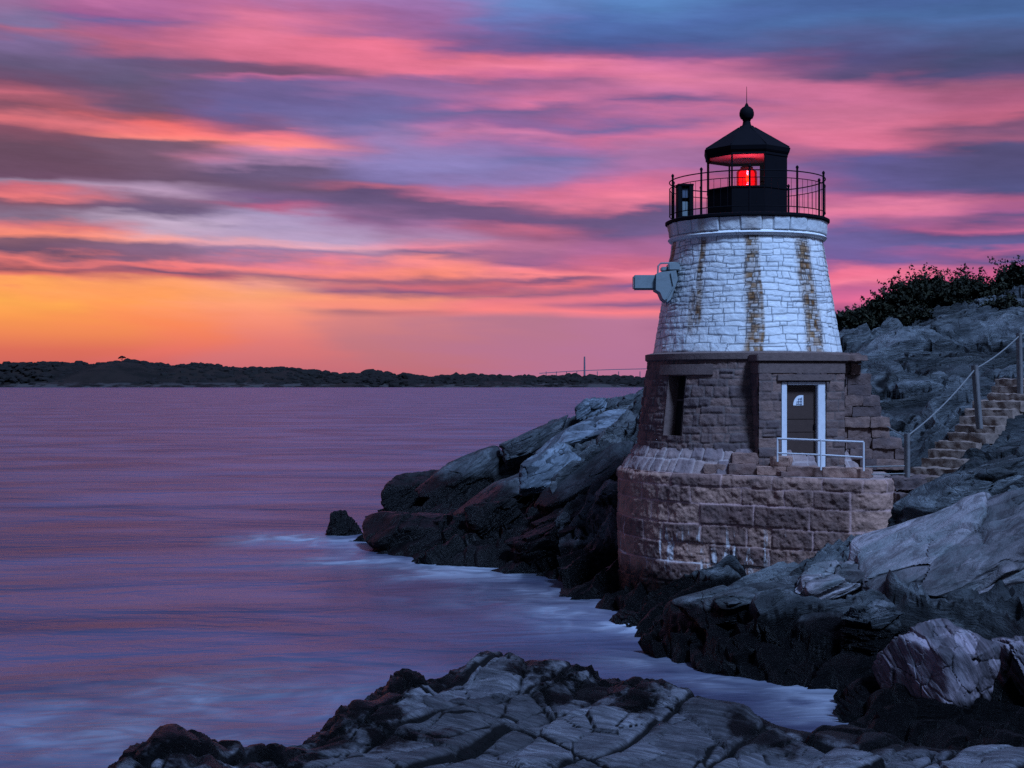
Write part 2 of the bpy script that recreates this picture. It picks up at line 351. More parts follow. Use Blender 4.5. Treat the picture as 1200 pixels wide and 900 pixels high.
# ------------------------------------------------------------ terrain
def rbf(pts):
    P = np.array(pts, float); n = len(P)
    A = np.zeros((n+3, n+3)); dd = np.hypot(P[:, None, 0]-P[None, :, 0], P[:, None, 1]-P[None, :, 1])
    A[:n, :n] = dd+np.eye(n)*-.02; A[:n, n] = 1; A[:n, n+1:] = P[:, :2]; A[n, :n] = 1; A[n+1:, :n] = P[:, :2].T
    w = np.linalg.solve(A, np.r_[P[:, 2], 0, 0, 0])
    def ev(x, y):
        out = w[n]+w[n+1]*x+w[n+2]*y
        for i in range(n): out = out+w[i]*np.sqrt((x-P[i, 0])**2+(y-P[i, 1])**2+.01)
        return out
    return ev
def px(*l): return [at(*a) for a in l]
def terrain(name, ev, x0, x1, y0, y1, st, fr, mat, kw, wob=.15, floor=-1.2, sink=0., splash=None):
    xs = np.arange(x0, x1, st); ys = np.arange(y0, y1, st); X, Y = np.meshgrid(xs, ys); x = X.ravel(); y = Y.ravel()
    wx = fbm(np.stack([x, y, x*0], 1)*.5, 3, 5)*wob; wy = fbm(np.stack([x, y, x*0+9], 1)*.5, 3, 6)*wob
    z = ev(x+wx, y+wy); z = z-sink*sstep(z, .4, 1.0); z = np.clip(z, floor, None); Z = z.reshape(X.shape)
    gy, gx = np.gradient(Z, st); nn = np.stack([-gx.ravel(), -gy.ravel(), np.ones(len(x))], 1); nn /= np.linalg.norm(nn, axis=1)[:, None]
    P = np.stack([x, y, z], 1)
    d, ck, tone = rockdisp(P, fr, **kw)
    V = P+nn*d[:, None]
    o = npmesh(name, V, gridfaces(len(xs), len(ys)), mat, sharp=32, attrs={'crack': ck, 'tone': tone, 'splash': splash(x, y) if splash else x*0})
    return tag(o, kind='structure')
left_pts = px((446,650,39.8),(530,665,37.3),(620,678,35.2),(720,692,33),(452,598,53),(462,578,50),(480,566,50),(560,545,50),(640,512,48),(700,488,46),(740,478,45),
   (470,618,43),(560,605,41),(560,578,45),(640,575,41),(640,625,37),(700,560,39),(700,620,36),(720,528,42),(700,672,34),(500,590,46),(520,640,39),(600,640,37.2)) + [
   (-6.5,40,-1.2),(-5.2,46,-1.0),(-6.5,52,-1.2),(-5,57,-1.2),(-3,58,-1.2),(-3,37.5,-1.0),(-.6,35,-1.0),(1.5,33,-1.0),(-5.3,50,-1.2),(-4.9,46.8,-1.2),(-5.2,53,-1.2),(1.8,31,-1.0),(4,30,-.6),(3,36,1.6),(5,38,2.4),(5,44,4.2),(5,50,4.6),
   (1,56,1.2),(-1,58,-.8),(5,58,3.2),(8,44,5.2),(3,33,.6),(5,33,1)]
EV_LEFT = rbf(left_pts)
terrain('rocky_point', EV_LEFT, -7.5, 7.5, 30, 60, .065, FR_LEFT, M_LEFT,
   dict(big=(2.2, 1.2, .8), amp=.20, small=(.85, .5, .3), amp2=.045, crack=.25, seed=11, fine=.02, lam=.10, ledge=.30, lay=.9, tilt=5.5), sink=.3)
hill_pts = px((985,398,42),(1060,382,42),(1130,368,42),(1200,358,42),(1300,345,42),(1050,452,36),(1150,432,37),(1200,408,39),(1030,486,34),(1060,524,32),(1300,400,38),
   (1140,500,32),(1200,455,33.5),(1090,560,29.3),(1200,495,30.3),(1130,572,28),(1140,545,29),(1090,598,27),(1200,560,26),(1300,500,29),(1040,636,27),(1000,674,26.2),(860,706,26.4),(760,716,28.2),
   (780,716,26.5),(930,704,24.8),(1000,704,24.6),(880,706,24.6),(820,718,25.2),(1060,690,23.5),(1200,700,22.5),(1120,690,23)) + [
   (2.3,27.2,-.1),(3.2,24.4,-.1),(3.9,22.9,-.15),(5,21.9,.1),(5.2,20.4,.35),(5.0,21.2,.3),(5.5,19.2,.3),(4.75,19.6,-.1),(1.4,27.5,-1.2),(2.2,24.5,-1.2),(3.2,22,-1.2),(4.2,20.4,-.7),(6.5,20.5,.25),(5.6,18.5,.2),(7,17,.35),(9,17,.45),(4.2,18.2,-1),(3,19.6,-1.2),(8,19.6,.3),(9.5,19,.4),(11,19,.8),
   (6.4,22.4,.45),(7.5,21,.35),(4.4,23.7,.95),(5.2,23,.9),(3.5,25.5,.85),(1.6,29,-1),(3,30,.4),(5,31,1),(8,31.5,2.9),(8,34,3.8),(6,36,3.5),(6,42,5.2),(9,38,5.0),
   (10,50,5.6),(14,50,6.8),(22,50,8),(10,60,5),(22,60,7),(22,40,8.6),(22,30,7),(18,24,5),(14,20,2.5),(5,50,4.6),(4,58,3)]
EV_HILL = rbf(hill_pts)
terrain('rocky_hill', EV_HILL, 1.2, 20, 16.3, 58, .07, FR_HILL, M_HILL,
   dict(big=(3.4, 1.5, .7), amp=.09, small=(1.2, .6, .25), amp2=.03, crack=.2, seed=31, fine=.02, lam=.10, ledge=.46, lay=.62, tilt=6.5))
fore_pts = px((190,842,12.7),(140,874,12.4),(100,900,12.2),(275,884,12.7),(310,860,13.3),(390,814,14.3),(450,774,15.4),(590,756,16.5),(620,766,16.3),(680,764,16.3),(750,786,15.6),(860,820,15),(900,856,14.6),
   (1000,858,15),(1100,868,14.8),(1200,878,14.6),(600,898,13.3),(350,896,13.2),(900,898,13.6),(1150,900,13.8),(600,842,14.7),(750,852,14.4),(480,852,14.1),(700,815,15.6),(540,812,15.4)) + [
   (-5.3,13.4,-.8),(-4.0,14.2,-.8),(-3.2,15.2,-.8),(-2.9,16.6,-.8),(-1.7,17.8,-.8),(-.2,18.4,-.8),(1.2,18.1,-.8),(2.4,17.3,-.8),(3.6,16.7,-.6),(5.2,16.5,-.3),(7,16.2,-.1),(9,16.2,.1),(-6.2,11.6,-.8),
   (-2.6,9,.9),(0,9,.9),(3,9,.9),(6,9,1.0),(9,9,1.2),(9,13,1.1),(-5,8.5,0),(0,7,.9),(5,7,.9)]
EV_FORE = rbf(fore_pts)
def shore_splash(ev, x0, x1, y0, y1, width):
    st = .2; gx = np.arange(x0-1, x1+1, st); gy = np.arange(y0-1, y1+1, st); X, Y = np.meshgrid(gx, gy)
    h = ev(X.ravel(), Y.ravel()).reshape(X.shape); wet = h < .1
    edge = wet & ~(np.roll(wet, 1, 0) & np.roll(wet, -1, 0) & np.roll(wet, 1, 1) & np.roll(wet, -1, 1))
    ex, ey = X[edge], Y[edge]; D_ = np.full(X.shape, 99.)
    for a, b in zip(ex, ey): D_ = np.minimum(D_, np.hypot(X-a, Y-b))
    D_[wet] = 0
    def f(x, y):
        i = np.clip(((x-gx[0])/st), 0, len(gx)-1.01); j = np.clip(((y-gy[0])/st), 0, len(gy)-1.01); i0 = i.astype(int); j0 = j.astype(int); a = i-i0; b = j-j0
        d = D_[j0, i0]*(1-a)*(1-b)+D_[j0, i0+1]*a*(1-b)+D_[j0+1, i0]*(1-a)*b+D_[j0+1, i0+1]*a*b
        return np.clip(1-d/(2*width), 0, 1)
    return f
terrain('rock_shelf', EV_FORE, -6.4, 9.5, 9, 19.5, .03, FR_FORE, M_FORE,
   dict(big=(1.9, 1.3, 3.2), amp=.022, small=(.62, .42, 1.6), amp2=.010, crack=.12, seed=57, fine=.010, lam=.03, ledge=.06, lay=.16, warp=.2, on=.2, tilt=4.5, cw=.02, joints=(1.9, .80, .040, .10)), wob=.25, splash=shore_splash(EV_FORE, -6.4, 9.5, 7, 19.5, 1.75))

# ------------------------------------------------------------ boulders
def boulder(name, center, size, rot, mat, seed, label, fr=FR_LEFT, cuts=9, amp=.10, sub=6, group=None, cat='boulder', flat=.72, fine=.02, ledge=.5, taper=0.):
    import bmesh
    bm = bmesh.new(); bmesh.ops.create_icosphere(bm, subdivisions=sub, radius=1)
    P = np.array([v.co[:] for v in bm.verts]); F = np.array([[v.index for v in f.verts] for f in bm.faces]); bm.free()
    rg = np.random.RandomState(seed)
    ns = []; hs_ = []
    for ax in range(3):
        for sg in (-1, 1):
            n = rg.normal(size=3)*.22; n[ax] += sg; n /= np.linalg.norm(n); ns.append(n); hs_.append(rg.uniform(.80, .98))
    for k in range(cuts+6):
        n = rg.normal(size=3); n /= np.linalg.norm(n); ns.append(n); hs_.append(rg.uniform(flat+.16, 1.12))
    pr = 26 if sub < 7 else 34
    acc = 0
    for n, h in zip(ns, hs_): acc = acc+np.clip((P@n)/h, 0, None)**pr
    P = P*(acc**(-1/pr))[:, None]
    P = P*(1+.05*fbm(P*1.6+seed, 3, seed))[:, None]
    P[:, :2] *= (1-taper*(P[:, 2:3]+1)/2); P[:, 0] -= taper*.25*(P[:, 2]+1)
    P = P*np.array(size)/2
    e = Matrix.Rotation(R(rot[2]), 3, 'Z')@Matrix.Rotation(R(rot[1]), 3, 'Y')@Matrix.Rotation(R(rot[0]), 3, 'X')
    P = P@np.array(e).T
    nn = P/np.array([1, 1, 1]); nn = nn/np.linalg.norm(nn, axis=1)[:, None]
    s = max(size)
    G = P+np.array(center)
    d, ck, tone = rockdisp(G, fr, big=(s*.5, s*.35, s*.16), amp=amp*.35, small=(s*.22, s*.14, s*.09), amp2=amp*.10, crack=amp*.55, seed=seed, fine=fine*.4, lam=amp*.45, ledge=amp*ledge, lay=s*.16, on=.5)
    P = P+nn*d[:, None]
    o = npmesh(name, P, F, mat, sharp=28, attrs={'crack': ck*.7, 'tone': tone, 'splash': ck*0}); o.location = center
    return tag(o, label, cat, group)
def bpx(a, b, c, d, D): # centre and visible size from a box in the photo
    x, y, z = at((a+c)/2, (b+d)/2, D); return (x, y, z), ((c-a)/FPX*D, (d-b)/FPX*D)
def brock(box, D, rot, mat, seed, label, depth=1.0, grow=(1.0, 1.0), dz=0, name='boulder', **k):
    c, (w, h) = bpx(*box, D)
    ang = R(abs(rot[1])); 
    return boulder(name, (c[0], c[1], c[2]+dz), (w*grow[0], w*depth, h*grow[1]), rot, mat, seed, label, **k)
brock((674,469,714,492), 47, (8, -8, 10), M_BLUE, 3, 'pale blue-grey oval boulder crowning the far end of the left rock heap', depth=.7, grow=(1.05, 1.2), group='boulders of the left heap')
brock((708,462,758,496), 46, (0, -20, 0), M_LEFT, 4, 'dark rock just left of the tower wall at the very top of the heap', depth=.7, group='boulders of the left heap')
brock((642,492,765,524), 43, (12, -15, -8), M_BLUE, 5, 'broad grey-blue slab boulder, largest pale one atop the left heap', depth=.65, grow=(1.05, 1.1), group='boulders of the left heap', amp=.12)
brock((606,534,684,574), 40, (20, -16, 10), M_BLUE, 6, 'light blue rounded boulder in the middle of the left heap', depth=.6, grow=(1.05, 1.0), group='boulders of the left heap', amp=.08, cuts=5)
brock((625,545,765,583), 38.2, (15, -30, 0), M_LEFT, 7, 'long tilted slab rising towards the tower, below the light blue boulder', depth=.5, grow=(1.1, .85), group='boulders of the left heap')
brock((450,558,530,612), 49, (0, -10, 20), M_WETR, 8, 'black rounded rock at the far seaward tip of the left heap', depth=.9, grow=(1.05, 1.2), group='boulders of the left heap')
brock((436,606,530,668), 41, (5, -18, -10), M_WETR, 9, 'wet black rock at the near seaward corner of the left heap', depth=.8, grow=(1.05, 1.1), group='boulders of the left heap')
brock((500,528,600,580), 47.5, (0, -28, 10), M_LEFT, 10, 'dark angular block on the back edge of the left heap', depth=.8, grow=(1.1, .8), group='boulders of the left heap')
brock((590,500,660,540), 46.5, (0, -30, 10), M_LEFT, 20, 'grey ridge block below the broad slab on the back edge of the heap', depth=.8, grow=(1.2, .8), group='boulders of the left heap')
brock((520,560,640,612), 42.5, (10, -32, 0), M_LEFT, 12, 'tilted grey-brown slab left of the light blue boulder', depth=.7, grow=(1.1, .6), group='boulders of the left heap')
brock((548,586,612,636), 39.6, (0, -12, 0), M_WETR, 13, 'small black hump in the middle of the seaward rocks', depth=.9, grow=(1.05, 1.1), group='boulders of the left heap')
brock((590,600,740,672), 36.6, (5, -24, -6), M_WETR, 14, 'big black layered rock in front of the heap beside the round stone base', depth=.7, grow=(1.1, .9), group='boulders of the left heap', amp=.3)
brock((378,604,428,636), 45, (0, 8, 0), M_WETR, 15, 'lone black pointed rock standing in the water left of the heap', depth=.8, grow=(1, 1.25), name='sea_rock', cuts=6, flat=.7, taper=.6)
brock((372,643,432,657), 41.6, (0, 0, 0), M_WETR, 16, 'low flat rock awash beside the near tip of the left heap', depth=.6, name='sea_rock', dz=-.05)
brock((714,716,762,752), 28.4, (0, 10, 0), M_WETR, 17, 'small wet black rock at the foot of the round stone base', depth=.9, name='sea_rock')
# right side
brock((975,610,1330,700), 24.4, (18, -24, -12), M_BLDR, 21, 'huge smooth pinkish slab sloping up to the right edge below the steps', depth=.62, grow=(1.08, 1.05), fr=FR_SLAB, amp=.22, sub=7, cuts=6, flat=.7)
brock((800,688,945,726), 25.2, (6, -5, 10), M_HILL, 22, 'flat teal-grey rock against the foot of the round base', depth=.6, fr=FR_HILL, amp=.2)
brock((925,664,1050,712), 25.0, (6, -14, 0), M_BLDR, 27, 'wedge of pale slab between the stone base and the huge pinkish slab', depth=.55, fr=FR_SLAB, amp=.15)
brock((1034,724,1170,880), 20.2, (6, 4, 24), M_BLD2, 43, 'rounded purple-grey boulder with a split top, above the dark gap', depth=.9, fr=FR_VERT, amp=.07, sub=7, cuts=3, flat=.80, ledge=0., grow=(.66, .88))
brock((1155,738,1260,830), 20.6, (0, -12, 0), M_BLD2, 24, 'pinkish boulder cut by the right edge of the picture', depth=.9, fr=FR_VERT, amp=.12, ledge=0., grow=(.72, .8))
brock((985,700,1050,770), 23.0, (0, 10, 0), M_HILL, 25, 'small grey rock wedged left of the rounded split boulder', depth=.8, fr=FR_HILL, amp=.15)
brock((1060,540,1230,625), 26.6, (10, -22, 0), M_HILL, 26, 'greenish grey ledge boulder between the steps and the huge pinkish slab', depth=.5, fr=FR_SLAB, amp=.2, grow=(1.1, .8))

# ------------------------------------------------------------ water
def water():
    xs = np.unique(np.r_[np.linspace(-16000, -600, 12), np.linspace(-600, -40, 30), np.linspace(-40, -9, 40), np.arange(-9, 9, .10), np.linspace(9, 60, 20), np.linspace(60, 16000, 16)])
    ys = np.unique(np.r_[np.linspace(-60, 8, 10), np.arange(8, 60, .10), np.linspace(60, 300, 60), np.linspace(300, 24000, 30)])
    X, Y = np.meshgrid(xs, ys); x = X.ravel(); y = Y.ravel()
    z = np.zeros(len(x)); foam = np.zeros(len(x))
    near = (np.abs(x) < 9.5) & (y < 62) & (y > 7)
    xn, yn = x[near], y[near]
    h = np.maximum(np.maximum(np.where((yn > 30), EV_LEFT(xn, yn), -1.2), np.where((xn > 1.2) & (yn > 16.3), EV_HILL(xn, yn), -1.2)), np.where(yn < 19.5, EV_FORE(xn, yn), -1.2))
    s = sstep(h, -1.15, .1)*.45
    P = np.stack([xn*.55, yn*.38, xn*0], 1)
    w = .5+.5*fbm(P*1.1+fbm(P, 3, 3)[:, None]*.8, 4, 21)
    fo = s*sstep(w, .25, .9)
    for (a, b, D, r, st) in ((738,735,28,1.3,1.0),(700,715,30,1.9,.7),(560,668,36.5,2.6,.7),(460,664,38,2.4,.7),(360,632,43.5,2.2,.8),(640,700,32,2.4,.45),(850,795,23,1.0,.7),(800,770,24.6,1.2,.6),(440,845,20,2.2,.35),(120,870,19,3.0,.45),(250,820,21.5,3,.35)):
        cx, cy, _ = at(a, b, D)
        g = np.exp(-(((xn-cx)/r)**2+((yn-cy)/(r*.75))**2)); fo = np.maximum(fo, st*g*(.35+.65*sstep(w, .3, .85)))
    foam[near] = fo
    V = np.stack([x, y, z+foam*.05], 1)
    m, p = newmat('sea_water')
    g = N('ShaderNodeNewGeometry'); pos = g.outputs['Position']
    v1 = MAPV((.14, .27, 1), None, pos); v2 = MAPV((.45, 1.0, 1), None, pos); v3 = MAPV((.018, .06, 1), None, pos)
    hh = M('ADD', M('ADD', M('MULTIPLY', NOISE(v1, 1, 3, .5, .9), .60), M('MULTIPLY', NOISE(v2, 1.6, 3, .55, .8), .12)), M('MULTIPLY', NOISE(v3, 1, 3, .5), 1.5))
    f = ATTR('foam'); fn = M('MULTIPLY', f, RANGE(NOISE(MAPV((.8, 1.6, 1), None, pos), 1.0, 5, .6, 1.2), .25, .72, .35, 1.0))
    patch = RANGE(NOISE(v1, .6, 4, .6, .8), .35, .7)
    c = MIX(patch, (.026, .030, .060, 1), (.075, .080, .14, 1))
    c = MIX(M('MULTIPLY', fn, .85), c, (.62, .68, .76, 1))
    setp(p, Base_Color=c, Roughness=M('ADD', .37, M('MULTIPLY', fn, .45)), IOR=1.33)
    p.inputs['Specular IOR Level'].default_value = .75
    hh = M('MULTIPLY', M('SUBTRACT', hh, 1.11), M('SUBTRACT', 1.0, M('MULTIPLY', f, .8, clamp=True)))
    L(BUMP(hh, 1.0, .85), p.inputs['Normal'])
    o = npmesh('sea_water', V, gridfaces(len(xs), len(ys)), m, attrs={'foam': foam})
    tag(o, kind='structure')
water()
# sea bed so the ground reaches the horizon
mb_, pb_ = newmat('sea_bed'); setp(pb_, Base_Color=(.03, .035, .04), Roughness=.9)
tag(MB().add([(-16500, -100, -1.6), (16500, -100, -1.6), (16500, 24500, -1.6), (-16500, 24500, -1.6)], [(0, 1, 2, 3)]).build('sea_bed', mb_), kind='structure')

# ------------------------------------------------------------ stone wall materials
def stone_mat(name, ca, cb_, cc, mortar, white=0.0, wz=(1.6, .3), wetz=.85, bump=.8, stripe=0):
    m, p = newmat(name)
    v = MAPV((1, 1, 1)); b = ATTR('blk'); j = ATTR('joint')
    n = NOISE(v, 3.0, 6, .65); nf = NOISE(v, 22, 4, .7)
    c = MIX(b, ca, cb_); c = MIX(M('MULTIPLY', RANGE(M('ADD', n, M('MULTIPLY', b, .1)), .45, .75), .7), c, cc)
    c = MIX(M('MULTIPLY', RANGE(nf, .45, .7), .35), c, tuple(x*.4 for x in ca[:3])+(1,))
    c = MIX(M('MULTIPLY', j, RANGE(NOISE(v, 1.2, 3, .5), .35, .6, .35, 1)), c, mortar)
    if white:
        # lime leached out of the joints, running down the face
        st = NOISE(MAPV((5, 5, .55)), 1.0, 4, .65)
        f = M('MULTIPLY', RANGE(st, .55, .63), RANGE(NOISE(v, 1.3, 3, .6), .40, .56))
        zz = POSZ()
        f = M('MULTIPLY', f, M('MULTIPLY', RANGE(zz, wz[0]+.5, wz[0]-.2), RANGE(zz, wz[1]-.2, wz[1]+.4)))
        jw = M('MULTIPLY', M('MULTIPLY', j, RANGE(zz, 1.5, 1.1)), RANGE(NOISE(v, 1.6, 3), .4, .6))
        c = MIX(M('MULTIPLY', M('MAXIMUM', f, jw), white), c, (.72, .70, .70, 1))
    zz = M('ADD', POSZ(), M('MULTIPLY', M('SUBTRACT', NOISE(v, 1.5, 5, .6), .5), 1.0))
    wf = RANGE(zz, wetz+.25, wetz-.2)
    c = MIX(M('MULTIPLY', wf, .97), c, (.007, .006, .006, 1))
    setp(p, Base_Color=c, Roughness=M('SUBTRACT', .88, M('MULTIPLY', wf, .4)))
    p.inputs['Specular IOR Level'].default_value = .25
    h = M('ADD', M('MULTIPLY', NOISE(v, 5, 6, .7), .8), M('MULTIPLY', NOISE(v, 26, 5, .7), .3))
    L(BUMP(h, bump, .05), p.inputs['Normal'])
    return m
M_DRUM = stone_mat('brown_granite', (.45, .265, .205, 1), (.20, .115, .10, 1), (.12, .08, .075, 1), (.52, .33, .31, 1), white=.9)
M_GRAN = stone_mat('tower_granite', (.25, .155, .13, 1), (.115, .08, .078, 1), (.085, .065, .07, 1), (.12, .095, .09, 1), wetz=-3)
M_SKIRT = stone_mat('skirt_granite', (.36, .26, .24, 1), (.25, .18, .18, 1), (.14, .11, .12, 1), (.40, .33, .32, 1), wetz=-3)

def white_mat():
    m, p = newmat('white_painted_stone'); v = MAPV((1, 1, 1)); b = ATTR('blk'); j = ATTR('joint'); s = ATTR('stain')
    c = MIX(b, (.84, .84, .82, 1), (.70, .72, .73, 1))
    c = MIX(M('MULTIPLY', RANGE(NOISE(v, 2.2, 5, .6), .5, .72), .35), c, (.55, .56, .58, 1))
    c = MIX(M('MULTIPLY', M('MULTIPLY', s, RANGE(b, .15, .8, 1., .45)), RANGE(NOISE(MAPV((3, 3, 1.2)), 2.5, 5, .65), .22, .45, .45, 1.0)), c, MIX(RANGE(NOISE(v, 3, 4), .42, .58), (.34, .19, .09, 1), (.24, .10, .025, 1)))
    jd = M('MULTIPLY', j, RANGE(NOISE(v, 3.2, 4, .6), .30, .46, .35, 1.0))
    jd = M('MAXIMUM', jd, M('MULTIPLY', M('MULTIPLY', j, s), 1.0))
    c = MIX(M('MULTIPLY', jd, .92, clamp=True), c, MIX(s, (.075, .085, .11, 1), (.035, .016, .006, 1)))
    # paint flaked off along the odd hairline
    vo = N('ShaderNodeTexVoronoi', feature='DISTANCE_TO_EDGE'); L(MAPV((1.3, 1.3, 2.6)), vo.inputs['Vector']); vo.inputs['Scale'].default_value = 2.2
    cr = M('MULTIPLY', RANGE(vo.outputs[0], .022, .004), RANGE(NOISE(v, 1.6, 3), .52, .62))
    c = MIX(M('MULTIPLY', cr, .7), c, (.10, .10, .12, 1))
    setp(p, Base_Color=c, Roughness=.6); p.inputs['Specular IOR Level'].default_value = .3
    L(BUMP(M('ADD', M('MULTIPLY', NOISE(v, 6, 5, .65), .8), M('MULTIPLY', NOISE(v, 30, 4, .7), .25)), .55, .04), p.inputs['Normal'])
    return m
M_WHITE = white_mat()
def plain(name, col, rough=.5, metal=0, bump=0, var=.25, spec=.4):
    m, p = newmat(name); v = MAPV((1, 1, 1)); n = NOISE(v, 7, 5, .65)
    c = MIX(M('MULTIPLY', RANGE(n, .4, .7), var), tuple(col)+(1,), tuple(x*.5 for x in col)+(1,))
    setp(p, Base_Color=c, Roughness=rough, Metallic=metal); p.inputs['Specular IOR Level'].default_value = spec
    if bump: L(BUMP(NOISE(v, 18, 5, .7), bump, .02), p.inputs['Normal'])
    return m
M_BLACK = plain('black_painted_iron', (.006, .006, .009), .8, spec=.08)
M_RAILW = plain('galvanised_rail', (.62, .62, .64), .45, bump=.1)
M_DOORF = plain('white_door_frame', (.72, .74, .78), .5)
M_DOOR = plain('brown_door', (.060, .035, .028), .55, bump=.1)
M_HORN = plain('grey_green_horn_paint', (.20, .245, .26), .5, bump=.15)
M_DARK = plain('dark_gap', (.008, .008, .010), .9)
M_WOOD = plain('weathered_post', (.16, .15, .15), .8, bump=.5, var=.5)
M_ROPE = plain('rope', (.20, .20, .20), .85, bump=.5)
M_STEP = plain('brown_step_stone', (.23, .165, .135), .85, bump=.7, var=.6)
M_LEDGE = plain('dark_ledge_stone', (.15, .10, .09), .8, bump=.6, var=.5)
M_NOTICE = plain('notice_paper', (.75, .78, .82), .5, var=.05)
M_INK = plain('notice_ink', (.05, .07, .12), .6, var=.05)
def glass_mat(name, tint, tr):
    global nt
    m = bpy.data.materials.new(name); m.use_nodes = True; nt = m.node_tree; nt.nodes.clear()
    t = N('ShaderNodeBsdfTransparent'); t.inputs[0].default_value = tint+(1,)
    g = N('ShaderNodeBsdfGlossy'); g.inputs['Roughness'].default_value = .03
    x = N('ShaderNodeMixShader'); x.inputs[0].default_value = 1-tr; L(t.outputs[0], x.inputs[1]); L(g.outputs[0], x.inputs[2])
    o = N('ShaderNodeOutputMaterial'); L(x.outputs[0], o.inputs[0]); return m
M_GLASS = glass_mat('lantern_glass', (.93, .90, .93), .93)
M_REDGL = glass_mat('red_lens', (.95, .10, .10), .85)
M_WINGL = plain('window_glass', (.10, .13, .18), .15, spec=.6)
def emit(name, col, s):
    m, p = newmat(name); setp(p, Base_Color=(.02, .0, .0)); p.inputs['Emission Color'].default_value = col+(1,); p.inputs['Emission Strength'].default_value = s
    return m
M_BULB = emit('lamp_filament', (1, .30, .05), 3.5); M_GLOW = emit('lit_red_lens', (1, .02, .06), 1.6)
M_INNER = plain('lantern_lining', (.70, .62, .66), .7)

# ------------------------------------------------------------ coursed stone
class Courses:
    def __init__(s, z0, z1, hmin, hmax, wmin, wmax, length, seed, split=.0, heights=None):
        rg = random.Random(seed); s.z = [z0]
        if heights: 
            for h in heights: s.z.append(s.z[-1]+h)
        while s.z[-1] < z1-hmin*.4: s.z.append(s.z[-1]+rg.uniform(hmin, hmax))
        s.z = np.array(s.z); s.rows = []
        for i in range(len(s.z)-1):
            e = [-.3-rg.random()*wmax]
            while e[-1] < length+wmax: e.append(e[-1]+rg.uniform(wmin, wmax)*(1.0 if rg.random() > .25 else .55))
            s.rows.append(np.array(e))
        s.split = split; s.seed = seed
    def __call__(s, u, v, jw):
        i = np.clip(np.searchsorted(s.z, v)-1, 0, len(s.z)-2)
        bid = np.zeros(len(u)); ed = np.full(len(u), 9.)
        for r in range(len(s.rows)):
            m = i == r
            if not m.any(): continue
            e = s.rows[r]; uu = u[m]; vv = v[m]; k = np.clip(np.searchsorted(e, uu)-1, 0, len(e)-2)
            du = np.minimum(uu-e[k], e[k+1]-uu); dv = np.minimum(vv-s.z[r], s.z[r+1]-vv)
            hsh = h3(k, k*0+r, k*0, s.seed); rr = u01(hsh, 1); sp_ = u01(hsh, 2) < s.split
            mid = (s.z[r]+s.z[r+1])/2+(u01(hsh, 3)-.5)*.08
            dv = np.where(sp_, np.minimum(dv, np.abs(vv-mid)), dv); rr = np.where(sp_ & (vv > mid), u01(hsh, 5), rr)
            bid[m] = rr; ed[m] = np.minimum(du, dv)
        return bid, ed
def wallmesh(name, posf, ulen, z0, z1, st, courses, mat, parent, wob=.02, jw=.02, proud=.03, rough=.02, seed=0, hole=None, stain=None, alt=None, jitter=1.0):
    """posf(u, v) -> position, normal"""
    nu = int(ulen/st)+1; nv = int((z1-z0)/st)+1
    U, Vv = np.meshgrid(np.linspace(0, ulen, nu), np.linspace(z0, z1, nv)); u = U.ravel(); v = Vv.ravel()
    Q = np.stack([u, v, u*0+seed*3.1], 1)
    uw = u+wob*fbm(Q*2.5, 3, seed+1)*jitter; vw = v+wob*fbm(Q*np.array([1.3, 2.5, 1])+7, 3, seed+2)*jitter
    b, e = courses(uw, vw, jw)
    if alt is not None:
        b2, e2 = alt(uw, vw, jw); mk = stain(u, v) > .45; e2 = e2*(.8+.9*(fbm(Q*3.1+5, 2, seed+8) > .05)); e = np.where(mk, np.minimum(e, e2), e); b = np.where(mk, b2, b)
    j = 1-sstep(e, jw*.35, jw*1.3)
    P, Nn = posf(u, v)
    dome = sstep(e, 0, jw*2.0)
    d = proud*dome*(.55+.9*b)-proud*.3 + rough*fbm(Q*6, 4, seed+3, .6)*dome + (b-.5)*proud*.8
    P = P+Nn*d[:, None]
    keep = None
    if hole is not None:
        uc = (U[:-1, :-1]+U[1:, 1:])/2; vc = (Vv[:-1, :-1]+Vv[1:, 1:])/2; keep = ~hole(uc, vc)
    F = gridfaces(nu, nv, keep=keep)
    at_ = {'blk': b, 'joint': j}
    if stain is not None: at_['stain'] = stain(u, v)
    return npmesh(name, P, F, mat, parent, attrs=at_)

AX = (5.5, 32.0)
TW = empty('lighthouse', (AX[0], AX[1], 0), 'white-topped stone lighthouse with black lantern room on a brown granite base by the water', 'lighthouse')
OFF = np.array([AX[0], AX[1], 0])
def loc(p): return (p[0]-AX[0], p[1]-AX[1], p[2])
# drum plan (world xy) as a smooth polyline, relative to the axis
pl = [(180-a) for a in range(-60, 62, 4)]
arc = [(AX[0]+3.0*cos(R(a)), AX[1]-3.0*sin(R(a))) for a in pl][::1]
arc = [(AX[0]-3.0*cos(R(a)), AX[1]-3.0*sin(R(a))) for a in range(-70, 74, 4)]
pts = arc + [(6.0, 28.15), (7.0, 27.6), (7.4, 27.5), (7.75, 27.75), (7.95, 28.3), (8.15, 29.2), (8.4, 31), (8.6, 33)]
pp = np.array(pts); seg = np.hypot(*np.diff(pp, axis=0).T); cum = np.r_[0, np.cumsum(seg)]
def smooth_path(n=900):
    s = np.linspace(0, cum[-1], n); x = np.interp(s, cum, pp[:, 0]); y = np.interp(s, cum, pp[:, 1])
    k = np.hanning(41); k /= k.sum()
    xe = np.convolve(np.pad(x, 20, 'edge'), k, 'valid'); ye = np.convolve(np.pad(y, 20, 'edge'), k, 'valid'); return s, xe, ye
SP, XP, YP = smooth_path(); DL = SP[-1]
TXp = np.gradient(XP, SP); TYp = np.gradient(YP, SP); ln = np.hypot(TXp, TYp); NXp, NYp = TYp/ln, -TXp/ln
